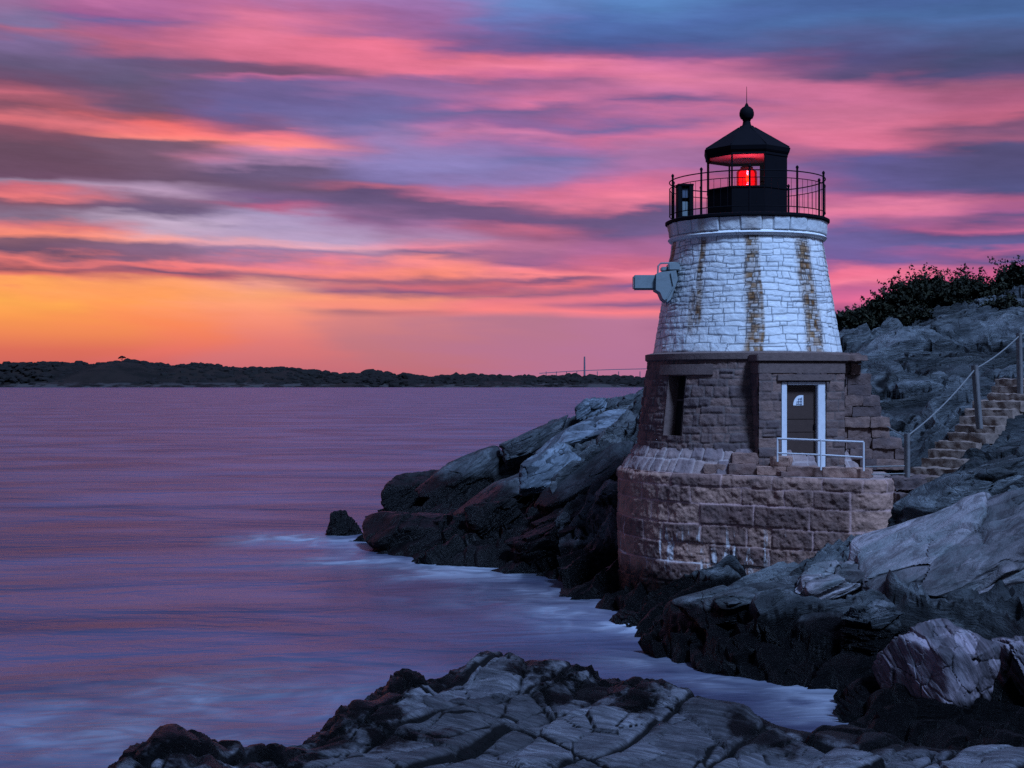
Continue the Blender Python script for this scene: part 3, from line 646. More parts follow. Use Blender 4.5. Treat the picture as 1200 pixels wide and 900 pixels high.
def drum_pos(u, v, top=3.05):
    bat = (top-v)*.035*0
    x = np.interp(u, SP, XP)-AX[0]; y = np.interp(u, SP, YP)-AX[1]; nx = np.interp(u, SP, NXp); ny = np.interp(u, SP, NYp)
    rnd = -.05*sstep(v, top-.10, top)                 # rounded top arris
    return np.stack([x+nx*(bat+rnd), y+ny*(bat+rnd), v], 1), np.stack([nx, ny, nx*0], 1)
dc = Courses(-.6, 3.05, .40, .46, .75, 1.35, DL, 4, heights=[.42, .43, .42, .45, .43, .42, .45, .36, .27])
dr = wallmesh('base_wall', drum_pos, DL, -.6, 3.05, .022, dc, M_DRUM, TW, wob=.012, jw=.019, proud=.019, rough=.024, seed=4)
# platform top of the base
top = [(x-AX[0]-nx*.05, y-AX[1]-ny*.05, 3.04) for x, y, nx, ny in zip(XP[::8], YP[::8], NXp[::8], NYp[::8])]
t = MB(); t.add([(0, 0, 3.05)]+top, [(0, i, i+1) for i in range(1, len(top))]); t.build('base_top', M_SKIRT, TW)
# tower
def cone_pos(z0, r0, z1, r1, a0=-180):
    sl = (r0-r1)/(z1-z0); nl = math.hypot(1, sl)
    def f(u, v):
        r = r0+(r1-r0)*(v-z0)/(z1-z0); a = u/r0+R(a0)
        return np.stack([r*np.sin(a), -r*np.cos(a), v], 1), np.stack([np.sin(a)/nl, -np.cos(a)/nl, np.full(len(u), sl/nl)], 1)
    return f
TZ0, TR0, TZ1, TR1 = 3.5, 2.56, 5.56, 2.30
WA0, WA1, WZ0, WZ1 = R(-56.5), R(-43.5), 3.83, 5.17        # slit window
gc = Courses(TZ0, TZ1, .15, .27, .22, .62, 2*pi*TR0, 9, split=.15)
def whole(u, v):
    a = u/TR0-pi; return (a > WA0) & (a < WA1) & (v > WZ0) & (v < WZ1)
wallmesh('tower_wall', cone_pos(TZ0, TR0, TZ1, TR1), 2*pi*TR0, TZ0, TZ1, .022, gc, M_GRAN, TW, wob=.02, jw=.016, proud=.018, rough=.016, seed=6, hole=whole)
sc_ = Courses(3.0, 3.62, .30, .34, .28, .5, 2*pi*2.9, 14, heights=[.33, .3])
wallmesh('tower_skirt', cone_pos(3.03, 2.90, 3.56, 2.55), 2*pi*2.9, 3.03, 3.56, .022, sc_, M_SKIRT, TW, wob=.03, jw=.02, proud=.03, rough=.02, seed=8)
# slit window recess, reveals, pane
w = empty('window', (0, 0, 0), None, None); w.parent = TW
def cylp(a, r, z): return (r*sin(a), -r*cos(a), z)
def tr_(z): return TR0+(TR1-TR0)*(z-TZ0)/(TZ1-TZ0)
rv = MB(); dpt = .42
for a in (WA0, WA1):
    rv.add([cylp(a, tr_(WZ0)+.02, WZ0), cylp(a, tr_(WZ0)-dpt, WZ0), cylp(a, tr_(WZ1)-dpt, WZ1), cylp(a, tr_(WZ1)+.02, WZ1)], [(0, 1, 2, 3)])
for z in (WZ0, WZ1):
    rv.add([cylp(WA0, tr_(z)+.02, z), cylp(WA1, tr_(z)+.02, z), cylp(WA1, tr_(z)-dpt, z), cylp(WA0, tr_(z)-dpt, z)], [(0, 1, 2, 3)])
bpy.data.objects.remove(w)
rvo = rv.build('window', M_LEDGE, TW)
g_ = MB(); am = (WA0+WA1)/2
g_.add([cylp(WA0, tr_(WZ0)-.30, WZ0), cylp(WA1, tr_(WZ0)-.30, WZ0), cylp(WA1, tr_(WZ1)-.30, WZ1), cylp(WA0, tr_(WZ1)-.30, WZ1)], [(0, 1, 2, 3)]); g_.build('pane', M_DARK, rvo)
fr_ = MB(); z_ = 4.62
fr_.tube([cylp(am, tr_(WZ0)-.29, WZ0), cylp(am, tr_(WZ1)-.29, WZ1)], .025, 6)
fr_.tube([cylp(WA0, tr_(z_)-.29, z_), cylp(WA1, tr_(z_)-.29, z_)], .025, 6); fr_.build('window_frame', M_LEDGE, rvo)
sh = MB(); sh.add([cylp(am, tr_(z_)-.27, z_), cylp(WA1, tr_(z_)-.27, z_), cylp(WA1, tr_(WZ1)-.27, WZ1), cylp(am, tr_(WZ1)-.27, WZ1)], [(0, 1, 2, 3)]); sh.build('pane_reflection', M_WINGL, rvo)  # bluish reflection in the upper right pane, painted as a lighter sheet
# lintel over the slit
ln_ = MB(); 
for k in range(8):
    a = WA0-.14+k*(WA1-WA0+.42)/8; b = a+(WA1-WA0+.42)/8; r0_, r1_ = tr_(5.2)+.05, tr_(5.42)+.05
    ln_.add([cylp(a, r0_, 5.19), cylp(b, r0_, 5.19), cylp(b, r1_, 5.42), cylp(a, r1_, 5.42), cylp(a, r0_-.1, 5.19), cylp(b, r0_-.1, 5.19)], [(0, 1, 2, 3), (4, 5, 1, 0)])
ln_.build('window_lintel', M_LEDGE, TW, smooth=True)
# ledge ring under the white part
MB().lathe([(2.2, 5.50), (2.33, 5.50), (2.37, 5.53), (2.37, 5.66), (2.20, 5.70), (1.9, 5.70)], 96, cap=False).build('ledge', M_LEDGE, TW, smooth=True)
# white part
HZ0, HR0, HZ1, HR1 = 5.68, 2.18, 8.34, 1.73
wc = Courses(HZ0, HZ1, .10, .20, .22, .72, 2*pi*HR0, 23, split=.12)
def stain(u, v):
    a = np.degrees(u/HR0)-180+9.75; s = np.zeros(len(u)); t = (v-HZ0)/(HZ1-HZ0)
    wv = 2.0*vnoise(np.stack([v*1.6, v*0, u*0], 1), 3)
    for (c, wd, lo, hi, st) in ((-33, 2.6, .15, 1.3, .95), (-38, 3, .1, .6, .6), (3.5, 5.2, -.2, 1.3, 1), (8.5, 1.3, -.2, .8, 1), (44, 7.4, -.2, 1.02, 1), (-72, 6, .5, 1.3, 1), (80, 6, .3, 1.2, .6)):
        s = np.maximum(s, st*np.exp(-((a-c-wv)/wd)**4)*sstep(t, lo, lo+.15)*(1-sstep(t, hi-.12, hi)))
    return s
wallmesh('white_wall', cone_pos(HZ0, HR0, HZ1, HR1), 2*pi*HR0, HZ0, HZ1, .02, wc, M_WHITE, TW, wob=.035, jw=.012, proud=.006, rough=.009, seed=12, stain=stain, alt=Courses(HZ0, HZ1, .07, .15, .10, .22, 2*pi*HR0, 77, split=.2))
# moulding and band below the gallery
def st2(u, v):
    a = np.degrees(u/1.80)-180+9.75; s = np.zeros(len(u))
    for c, wd, st in ((-33, 3.2, 1), (-80, 10, .9), (3.5, 6, .75), (-58, 3, .3)): s = np.maximum(s, st*np.exp(-((a-c)/wd)**4))
    return s
mp = MB().lathe([(1.72, 8.28), (1.80, 8.30), (1.84, 8.35), (1.80, 8.40), (1.76, 8.42)], 96, cap=False)
mo = mp.build('moulding', M_WHITE, TW, smooth=True)
for an in ('blk', 'joint', 'stain'):
    a_ = mo.data.attributes.new(an, 'FLOAT', 'POINT'); a_.data.foreach_set('value', np.full(len(mo.data.vertices), .0 if an != 'blk' else .3, np.float32))
bc = Courses(8.40, 8.72, .32, .33, .42, .75, 2*pi*1.85, 5, heights=[.34])
wallmesh('white_band', cone_pos(8.40, 1.80, 8.72, 1.84), 2*pi*1.80, 8.40, 8.70, .02, bc, M_WHITE, TW, wob=.006, jw=.011, proud=.02, rough=.008, seed=15, stain=st2)

# gallery deck
MB().lathe([(.9, 8.69), (1.86, 8.69), (1.90, 8.72), (1.90, 8.77), (1.86, 8.79), (.5, 8.80)], 96, cap=False).build('gallery_deck', M_BLACK, TW, smooth=True)
# railing
rl = MB(); pr = 1.80; PA = [R(-43.7+36*k) for k in range(10)]
for a in PA:
    rl.tube([cylp(a, pr, 8.78), cylp(a, pr, 9.78)], .024, 6)
    rl.lathe([(.0, 9.86), (.03, 9.83), (.036, 9.80), (.02, 9.77)][::-1], 8, c=(pr*sin(a), -pr*cos(a)), cap=False)
for k in range(10):
    a, b = PA[k], PA[(k+1) % 10]+(2*pi if k == 9 else 0)
    for z, r_ in ((9.72, .014), (9.56, .010), (8.93, .012)):
        rl.tube([cylp(a+(b-a)*t_/6, pr, z) for t_ in range(7)], r_, 5)
    for t_ in range(1, 7):
        q = a+(b-a)*t_/7; rl.tube([cylp(q, pr, 8.93), cylp(q, pr, 9.56)], .006, 4)
rl.build('gallery_railing', M_BLACK, TW)
# lantern room (octagon, corner at +25 degrees)
OA = [R(15.3+45*k) for k in range(8)]
def octp(k, r, z): a = OA[k % 8]; return (r*sin(a), -r*cos(a), z)
LR = .98
b = MB()
for k in range(8):
    b.add([octp(k, LR, 8.79), octp(k+1, LR, 8.79), octp(k+1, LR, 9.47), octp(k, LR, 9.47), octp(k, LR-.05, 8.79), octp(k+1, LR-.05, 8.79), octp(k+1, LR-.05, 9.47), octp(k, LR-.05, 9.47)],
          [(0, 1, 2, 3), (4, 7, 6, 5), (3, 2, 6, 7)])
b.add([octp(k, LR-.04, 9.0) for k in range(8)], [tuple(range(8))])
for k in (0, 1, 2):                               # three blind panels on the landward side
    b.add([octp(k, LR, 9.47), octp(k+1, LR, 9.47), octp(k+1, LR, 10.30), octp(k, LR, 10.30), octp(k, LR-.05, 9.47), octp(k+1, LR-.05, 9.47), octp(k+1, LR-.05, 10.30), octp(k, LR-.05, 10.30)], [(0, 1, 2, 3), (4, 7, 6, 5)])
lb = b.build('lantern_wall', M_BLACK, TW)
mu = MB()
for k in range(8):
    if k in (1, 2): continue
    mu.tube([octp(k, LR-.01, 9.45), octp(k, LR-.01, 10.31)], .022, 6)
for k in range(8):
    for z, hh in ((9.485, .035), (10.26, .07)):
        c0, c1 = Vector(octp(k, LR-.01, z)), Vector(octp(k+1, LR-.01, z)); dd = c1-c0
        mu.box((c0+c1)/2, (dd.length, .05, hh), rz=math.atan2(dd.y, dd.x))
mu.build('lantern_frame', M_BLACK, TW)
for k in (3, 4, 5, 6, 7):
    g_ = MB().add([octp(k, LR-.02, 9.49), octp(k+1, LR-.02, 9.49), octp(k+1, LR-.02, 10.24), octp(k, LR-.02, 10.24)], [(0, 1, 2, 3)])
    g_.build('lantern_pane', M_GLASS, TW)
MB().add([octp(k, LR-.06, 10.285) for k in range(8)], [tuple(range(8))]).build('lantern_ceiling', M_INNER, TW)
rf = MB()
prof = [(LR-.02, 10.29), (1.01, 10.29), (1.035, 10.33), (1.06, 10.42), (1.02, 10.45), (.60, 10.74), (.20, 10.97), (.16, 11.02), (.12, 11.03)]
for i in range(len(prof)-1):
    for k in range(8):
        rf.add([octp(k, prof[i][0], prof[i][1]), octp(k+1, prof[i][0], prof[i][1]), octp(k+1, prof[i+1][0], prof[i+1][1]), octp(k, prof[i+1][0], prof[i+1][1])], [(0, 1, 2, 3)])
for k in range(8): rf.tube([octp(k, 1.03, 10.45), octp(k, .2, 10.975)], .014, 5)
roof = rf.build('lantern_roof', M_BLACK, TW)
MB().lathe([(.13, 11.0), (.10, 11.06), (.085, 11.14), (.10, 11.16), (.10, 11.18), (.14, 11.20), (.170, 11.27), (.172, 11.33), (.15, 11.41), (.10, 11.46), (.05, 11.49), (.035, 11.53), (.018, 11.56)], 20).build('ventilator_ball', M_BLACK, roof, smooth=True)
MB().tube([(0, 0, 11.5), (0, 0, 11.95)], .010, 5, r2=.005).build('lightning_rod', M_BLACK, roof)
MB().box((octp(6, 1.02, 10.30)[0]+.02, octp(6, 1.02, 10.30)[1], 10.24), (.07, .07, .22), bev=.01).build('rain_spout', M_BLACK, roof)

# portal with the door
PN = Vector((.17, -.985, 0)).normalized(); PT = Vector((PN.y*-1, PN.x, 0)); PT = Vector((.985, .17, 0)).normalized()
PC = Vector((6.23-AX[0], 29.33-AX[1], 0)); PHW = .97
DW0, DW1, DZ0, DZ1 = -.46, .55, 3.18, 5.03
def portal_pos(u, v):
    s = u-PHW
    return np.stack([PC.x+PT.x*s, PC.y+PT.y*s, v], 1), np.tile(np.array([PN.x, PN.y, 0]), (len(u), 1))
pc = Courses(3.05, 5.2, .17, .26, .25, .55, 2*PHW, 31, split=.1)
wallmesh('portal_wall', portal_pos, 2*PHW, 3.05, 5.22, .02, pc, M_GRAN, TW, wob=.008, jw=.014, proud=.018, rough=.01, seed=18, hole=lambda u, v: (u-PHW > DW0) & (u-PHW < DW1) & (v > DZ0) & (v < DZ1))
def pw(s, d, z): return (PC.x+PT.x*s+PN.x*d, PC.y+PT.y*s+PN.y*d, z)
PR = math.atan2(PT.y, PT.x)
def side_pos(sgn):
    def f(u, v):
        s = sgn*PHW; nx, ny = PT.x*sgn, PT.y*sgn
        return np.stack([PC.x+PT.x*s-PN.x*u, PC.y+PT.y*s-PN.y*u, v], 1), np.tile(np.array([nx, ny, 0]), (len(u), 1))
    return f
for sg in (-1, 1):
    wallmesh('portal_side', side_pos(sg), 1.5, 3.05, 5.22, .03, Courses(3.05, 5.2, .17, .26, .25, .55, 2, 33+sg, split=.1), M_GRAN, TW, wob=.008, jw=.014, proud=.018, rough=.01, seed=20+sg)
lt = MB(); lt.box(pw(0, -.70, 5.33), (2*PHW+.03, 1.44, .25), rz=PR, bev=.015); lt.box(pw(.045, .0, 5.115), (1.22, .10, .13), rz=PR, bev=.01)
lt.box(pw(0, -.68, 5.54), (2*PHW+.12, 1.50, .15), rz=PR, bev=.02)
lt.build('portal_lintel', M_LEDGE, TW, smooth=True)
rv = MB()                                          # reveals
for s in (DW0, DW1): rv.add([pw(s, .01, DZ0), pw(s, -.3, DZ0), pw(s, -.3, DZ1), pw(s, .01, DZ1)], [(0, 1, 2, 3)])
rv.add([pw(DW0, .01, DZ1), pw(DW1, .01, DZ1), pw(DW1, -.3, DZ1), pw(DW0, -.3, DZ1)], [(0, 1, 2, 3)])
rv.build('door_reveal', M_LEDGE, TW)
door = MB().box(pw(.02, -.18, (DZ0+DZ1)/2), (.80, .05, DZ1-DZ0-.04), rz=PR, bev=.008).build('door', M_DOOR, TW)
dn = MB()
for zc, hh in ((4.55, .62), (3.65, .62)):
    for a, b_ in (((-.30, zc-hh/2), (.34, zc-hh/2)), ((-.30, zc+hh/2), (.34, zc+hh/2))): dn.box(pw((a[0]+b_[0])/2, -.15, a[1]), (.64, .014, .02), rz=PR)
    for s in (-.30, .34): dn.box(pw(s, -.15, zc), (.02, .014, hh), rz=PR)
dn.build('door_panel', M_DOOR, door)
fm = MB()
fm.box(pw(DW0+.065, -.10, (DZ0+DZ1)/2), (.13, .16, DZ1-DZ0), rz=PR, bev=.01)
fm.box(pw(DW1-.09, -.10, (DZ0+DZ1)/2), (.18, .16, DZ1-DZ0), rz=PR, bev=.01)
fm.box(pw(.045, -.10, DZ1-.035), (.71, .158, .07), rz=PR, bev=.01)
fm.build('door_frame', M_DOORF, door)
MB().box(pw(.33, -.14, 4.05), (.03, .05, .12), rz=PR, bev=.01).build('door_handle', M_BLACK, door)
# notice on the door: pale quadrant with dark strokes
nq = MB(); o_ = [(.11, 4.52), (.11, 4.74), (.05, 4.74)]+[(.05-.17*sin(t_)*1.0, 4.52+.22*cos(t_)) for t_ in [i*pi/2/8 for i in range(1, 9)]]
nv_ = [pw(s-.02, -.150, z) for s, z in o_]; nb_ = [pw(s-.02, -.156, z) for s, z in o_]; k_ = len(o_)
nq.add(nv_+nb_, [tuple(range(k_))]+[(i, (i+1) % k_, k_+(i+1) % k_, k_+i) for i in range(k_)])
nti = nq.build('notice', M_NOTICE, door)
ink = MB()
for s, z, w_, h_ in ((-.02, 4.60, .012, .13), (.02, 4.60, .012, .16), (.055, 4.61, .012, .17), (.0, 4.60, .10, .010), (.01, 4.66, .09, .010), (-.055, 4.57, .012, .07), (-.01, 4.545, .13, .010)):
    ink.box(pw(s, -.147, z), (w_, .004, h_), rz=PR)
ink.build('notice_print', M_INK, nti)

# stone blocks
def stoneblock(V, F, B, J, c, size, rz, seed, st=.035, amp=.02):
    sx, sy, sz = size; base = 0
    m = np.array(Matrix.Rotation(rz, 3, 'Z'))
    for ax in range(3):
        for sg in (-1, 1):
            o1, o2 = [k for k in range(3) if k != ax]; L1, L2 = size[o1], size[o2]
            n1 = max(3, int(L1/st)+1); n2 = max(3, int(L2/st)+1)
            A, Bq = np.meshgrid(np.linspace(-L1/2, L1/2, n1), np.linspace(-L2/2, L2/2, n2))
            P = np.zeros((A.size, 3)); P[:, o1] = A.ravel(); P[:, o2] = Bq.ravel(); P[:, ax] = sg*size[ax]/2
            # round the arrises
            rr = .012; h = np.array(size)/2; q = np.clip(P, -(h-rr), h-rr); dv = P-q; l = np.linalg.norm(dv, axis=1)[:, None]; P = q+dv/np.maximum(l, 1e-6)*rr
            nn = dv/np.maximum(l, 1e-6)
            G = P+np.array(c)
            P = P+nn*(amp*fbm(G*5, 4, seed, .6))[:, None]
            P = P@m.T+np.array(c)
            b = sum(len(v) for v in V); f = gridfaces(n1, n2)+b
            if (sg > 0) ^ (ax == 1): pass
            V.append(P); F.append(f if ((sg > 0) ^ (ax == 1)) else f[:, ::-1]); B.append(np.full(len(P), random.Random(seed*7+int(abs(c[0]+c[1])*100)).random())); J.append(np.zeros(len(P)))
def blocks(name, specs, mat, parent, off=(0, 0, 0), amp=.02):
    V, F, B, J = [], [], [], []
    for i, (c, s, rz) in enumerate(specs): stoneblock(V, F, B, J, (c[0]-off[0], c[1]-off[1], c[2]-off[2]), s, rz, i+3, amp=amp)
    return npmesh(name, np.concatenate(V), np.concatenate(F), mat, parent, attrs={'blk': np.concatenate(B), 'joint': np.concatenate(J)})
# upper courses of the platform under the door
sp_ = []
rg = random.Random(3); x = 5.05
fa = math.atan2(-.55, 1.0)
P0 = Vector((5.0, 28.95, 0)); P1 = Vector((7.3, 27.93, 0)); dv_ = (P1-P0); tot = dv_.length; dv_.normalize(); rz_ = math.atan2(dv_.y, dv_.x); s = .15
nrm = Vector((-dv_.y, dv_.x, 0))
while s < tot-.1:
    wd = min(rg.uniform(.55, .95), tot-s); c = P0+dv_*(s+wd/2)+nrm*.36; sp_.append(((c.x, c.y, 3.14), (wd-.006, .5, .19), rz_)); s += wd
sp_ += [((5.02, 29.36, 3.16), (.72, .5, .22), -.1), ((5.05, 29.45, 3.385), (.62, .5, .23), -.1), ((5.72, 29.02, 3.335), (.40, .36, .19), rz_), ((4.42, 29.55, 3.15), (.48, .42, .20), -.3)]
sp_ += [((6.50, 29.10, 3.095), (1.9, .8, .10), PR)]
blocks('platform_course', sp_, M_DRUM, TW, off=OFF)
# stepped wing wall to the right of the portal
ww = []
for i, z in enumerate(np.arange(3.08, 5.6, .235)):
    xr = 8.75 if z < 3.5 else (8.62 if z < 3.75 else (8.35 if z < 4.1 else (8.15 if z < 4.5 else (7.95 if z < 5.0 else 7.72))))
    x = 6.9
    while x < xr-.1:
        wd = min(rg.uniform(.28, .62), xr-x); wd = xr-x if xr-x-wd < .2 else wd
        ww.append(((x+wd/2, 30.55+.08*rg.random(), z+.117), (wd-.005, .75, .230), .05)); x += wd
ww.append(((7.35, 30.4, 5.56), (.9, .95, .13), .05))
blocks('wing_wall', ww, M_GRAN, TW, off=OFF)
# rough retaining stones at the right foot of the base, under the steps
rt = [((8.15, 28.3, 2.92), (.75, .6, .26), .1), ((8.55, 28.5, 2.62), (.8, .6, .28), -.1), ((8.05, 28.05, 2.60), (.5, .5, .28), .3), ((8.3, 28.0, 2.28), (.8, .6, .30), .1), ((8.75, 28.3, 2.30), (.5, .6, .3), -.2),
      ((8.1, 27.8, 1.95), (.5, .5, .28), .2), ((8.6, 28.0, 1.98), (.6, .5, .26), 0), ((8.9, 29.2, 2.90), (.7, .7, .25), .2)]
o_ = blocks('retaining_stones', rt, M_GRAN, TW, off=OFF, amp=.04)

# ------------------------------------------------------------ beacon lamp
bl = empty('beacon_lamp', (AX[0]+.0, AX[1], 9.0), 'glowing red beacon lamp behind the glass of the black lantern room', 'beacon lamp')
MB().lathe([(.16, 0), (.16, .04), (.07, .08), (.07, .42), (.16, .46), (.17, .52)], 24).build('pedestal', M_BLACK, bl, smooth=True)
lp = MB(); pf = []
for i in range(13):
    t_ = i/12; z = .54+.48*t_; r_ = .15+.09*min(1, 2.2*sin(pi*t_)); pf += [(r_, z), (r_-.010, z+.018)]
lp.lathe(pf, 32); lp.build('lens', M_REDGL, bl, smooth=False)
MB().lathe([(.06, .57), (.16, .60), (.185, .66), (.185, .92), (.16, .97), (.06, .99)], 24).build('glowing_core', M_GLOW, bl, smooth=True)
MB().lathe([(.012, .68), (.03, .72), (.034, .80), (.028, .86), (.012, .89)], 12, c=(-.02, -.19)).build('bulb', M_BULB, bl, smooth=True)
MB().lathe([(.14, 1.03), (.15, 1.06), (.05, 1.10)], 24).build('lens_cap', M_BLACK, bl, smooth=True)
pld = bpy.data.lights.new('beacon_light', 'POINT'); plo = bpy.data.objects.new('beacon_light', pld); COL.objects.link(plo); plo.parent = bl; plo.location = (0, -.34, .80)
pld.energy = 16.0; pld.color = (1, .05, .09); pld.shadow_soft_size = .05

# ------------------------------------------------------------ fog horn on the seaward side
fh = empty('fog_horn', (AX[0]-1.95, AX[1]-.1, 7.2), 'grey-green fog horn jutting seaward from the left side of the white tower', 'fog horn')
def rel(p): return (p[0]-fh.location.x, p[1]-fh.location.y, p[2]-fh.location.z)
x0 = 2.86; zc = 7.34
tb = MB(); tb.box(rel((3.06, 31.25, 7.30)), (.58, .34, .33), bev=.03); tb.build('horn_mouth', M_HORN, fh, smooth=True)
hb = MB()
pr_ = [(3.27, 7.48), (3.36, 7.52), (3.72, 7.56), (3.76, 7.36), (3.60, 6.90), (3.52, 6.84), (3.42, 6.92), (3.36, 7.06), (3.26, 7.12)]
k_ = len(pr_)
hb.add([rel((a, 30.95, b)) for a, b in pr_]+[rel((a, 31.6, b)) for a, b in pr_], [tuple(range(k_)), tuple(range(2*k_-1, k_-1, -1))]+[(i, k_+i, k_+(i+1) % k_, (i+1) % k_) for i in range(k_)])
hb.build('horn_body', M_HORN, fh)
bk = MB(); bk.tube([rel((3.33, 31.2, 7.48)), rel((3.34, 31.2, 7.68)), rel((3.40, 31.2, 7.74)), rel((3.85, 31.3, 7.76))], .02, 6)
bk.box(rel((3.68, 31.2, 7.64)), (.26, .5, .16), bev=.02); bk.box(rel((3.48, 31.2, 7.60)), (.16, .25, .10), bev=.02)
bk.tube([rel((3.6, 30.93, 7.5)), rel((3.66, 30.93, 7.2)), rel((3.5, 30.93, 6.9))], .018, 6)
bk.build('bracket', M_HORN, fh)

# equipment cabinet on the gallery
cb_o = empty('equipment_cabinet', (AX[0]-1.50, AX[1]-.35, 8.80), 'small dark cabinet with glazed front on the left of the tower gallery', 'cabinet')
c_ = MB(); c_.box((-.13, 0, .38), (.10, .42, .74), bev=.01); c_.box((.13, 0, .38), (.10, .42, .74), bev=.01); c_.box((0, .05, .38), (.2, .30, .70)); c_.box((0, 0, .77), (.38, .44, .05), bev=.01); c_.build('casing', M_BLACK, cb_o)
MB().box((-.0, -.13, .58), (.15, .03, .22), bev=.01).build('glass_front', M_WINGL, cb_o)
MB().box((-.0, -.13, .22), (.15, .03, .34), bev=.01).build('vent_panel', M_HORN, cb_o)

# pipe railing at the door
pg = empty('pipe_railing', at(962, 548, 28.3), 'low white pipe railing in front of the lighthouse door', 'railing')
def rp(px_, py_, D): p = at(px_, py_, D); return tuple(p[i]-pg.location[i] for i in range(3))
A, Bm, Cc = (911, 513, 28.75), (962, 515, 28.3), (1012, 518, 28.0)
for (a, yb) in ((A, 541), (Bm, 551), (Cc, 552)):
    MB().tube([rp(*a), rp(a[0], yb, a[2])], .022, 8).build('post', M_RAILW, pg)
MB().tube([rp(911, 514, 28.75), rp(962, 516, 28.3), rp(1012, 518, 28.0)], .022, 8).build('top_rail', M_RAILW, pg)
MB().tube([rp(911, 531, 28.75), rp(962, 533, 28.3), rp(1012, 536, 28.0)], .018, 8).build('lower_rail', M_RAILW, pg)

# ------------------------------------------------------------ stone steps
stp = empty('stone_steps', at(1070, 563, 29), 'brown stone steps climbing the rock from the platform to the right edge', 'steps')
A0 = Vector(at(1072, 557, 29.0)); A1 = Vector(at(1186, 443, 32.2)); nst = 13
dirh = Vector((A1.x-A0.x, A1.y-A0.y, 0)).normalized(); ang = math.atan2(dirh.y, dirh.x); side = Vector((dirh.y, -dirh.x, 0))
for i in range(nst):
    c = A0.lerp(A1, i/(nst-1)); off_ = random.uniform(-.07, .07)
    c2 = c+side*(.20+off_)+dirh*.25
    wdt = 1.02+random.uniform(-.12, .12)
    o = blocks('step', [((c2.x, c2.y, c2.z-.13), (.58, wdt, .22+random.uniform(-.02, .02)), ang+random.uniform(-.07, .07)),
                        ((c2.x+dirh.x*.08, c2.y+dirh.y*.08, c2.z-.36), (.55, wdt-.1, .24), ang)], M_STEP, stp, off=stp.location, amp=.028)
# rope handrail
hr = empty('rope_handrail', at(1063, 563, 28.4), 'weathered posts with sagging rope along the stone steps', 'handrail')
def rh(p): return tuple(p[i]-hr.location[i] for i in range(3))
posts = [((1063, 508, 28.4), (1063, 572, 28.4), .055), ((1142, 428, 30.2), (1148, 503, 30.2), .065), ((1194, 390, 31.6), (1196, 478, 31.6), .06)]
for a, b, r_ in posts:
    p_ = MB(); pa, pb = Vector(rh(at(*a))), Vector(rh(at(*b))); mid = pa.lerp(pb, .5)
    rotm = Matrix.Rotation(math.atan2(pa.x-pb.x, pa.z-pb.z), 3, 'Y')@Matrix.Rotation(.6, 3, 'Z')
    p_.box(mid, (r_*1.8, r_*1.8, (pa-pb).length), rot=rotm, bev=.012); p_.build('post', M_WOOD, hr)
def rope(a, b, sag, n=14):
    a, b = Vector(rh(a)), Vector(rh(b)); return [tuple(a.lerp(b, t/n)-Vector((0, 0, sag*4*(t/n)*(1-t/n)))) for t in range(n+1)]
P1_, P2_, P3_ = at(1063, 511, 28.4), at(1143, 432, 30.2), at(1195, 393, 31.6)
MB().tube(rope(P1_, P2_, .10), .015, 6).build('rope', M_ROPE, hr)
MB().tube(rope(P2_, P3_, .06), .015, 6).build('rope', M_ROPE, hr)
MB().tube(rope(P3_, at(1260, 350, 33.5), .05), .015, 6).build('rope', M_ROPE, hr)
MB().tube(rope(P1_, at(1040, 500, 29.6), .02), .014, 6).build('rope', M_ROPE, hr)
for y0_ in (546, 555):
    MB().tube([rh(at(1061, y0_, 28.4)), rh(at(1014, y0_+1, 28.2))], .014, 6).build('lower_rail', M_ROPE, hr)

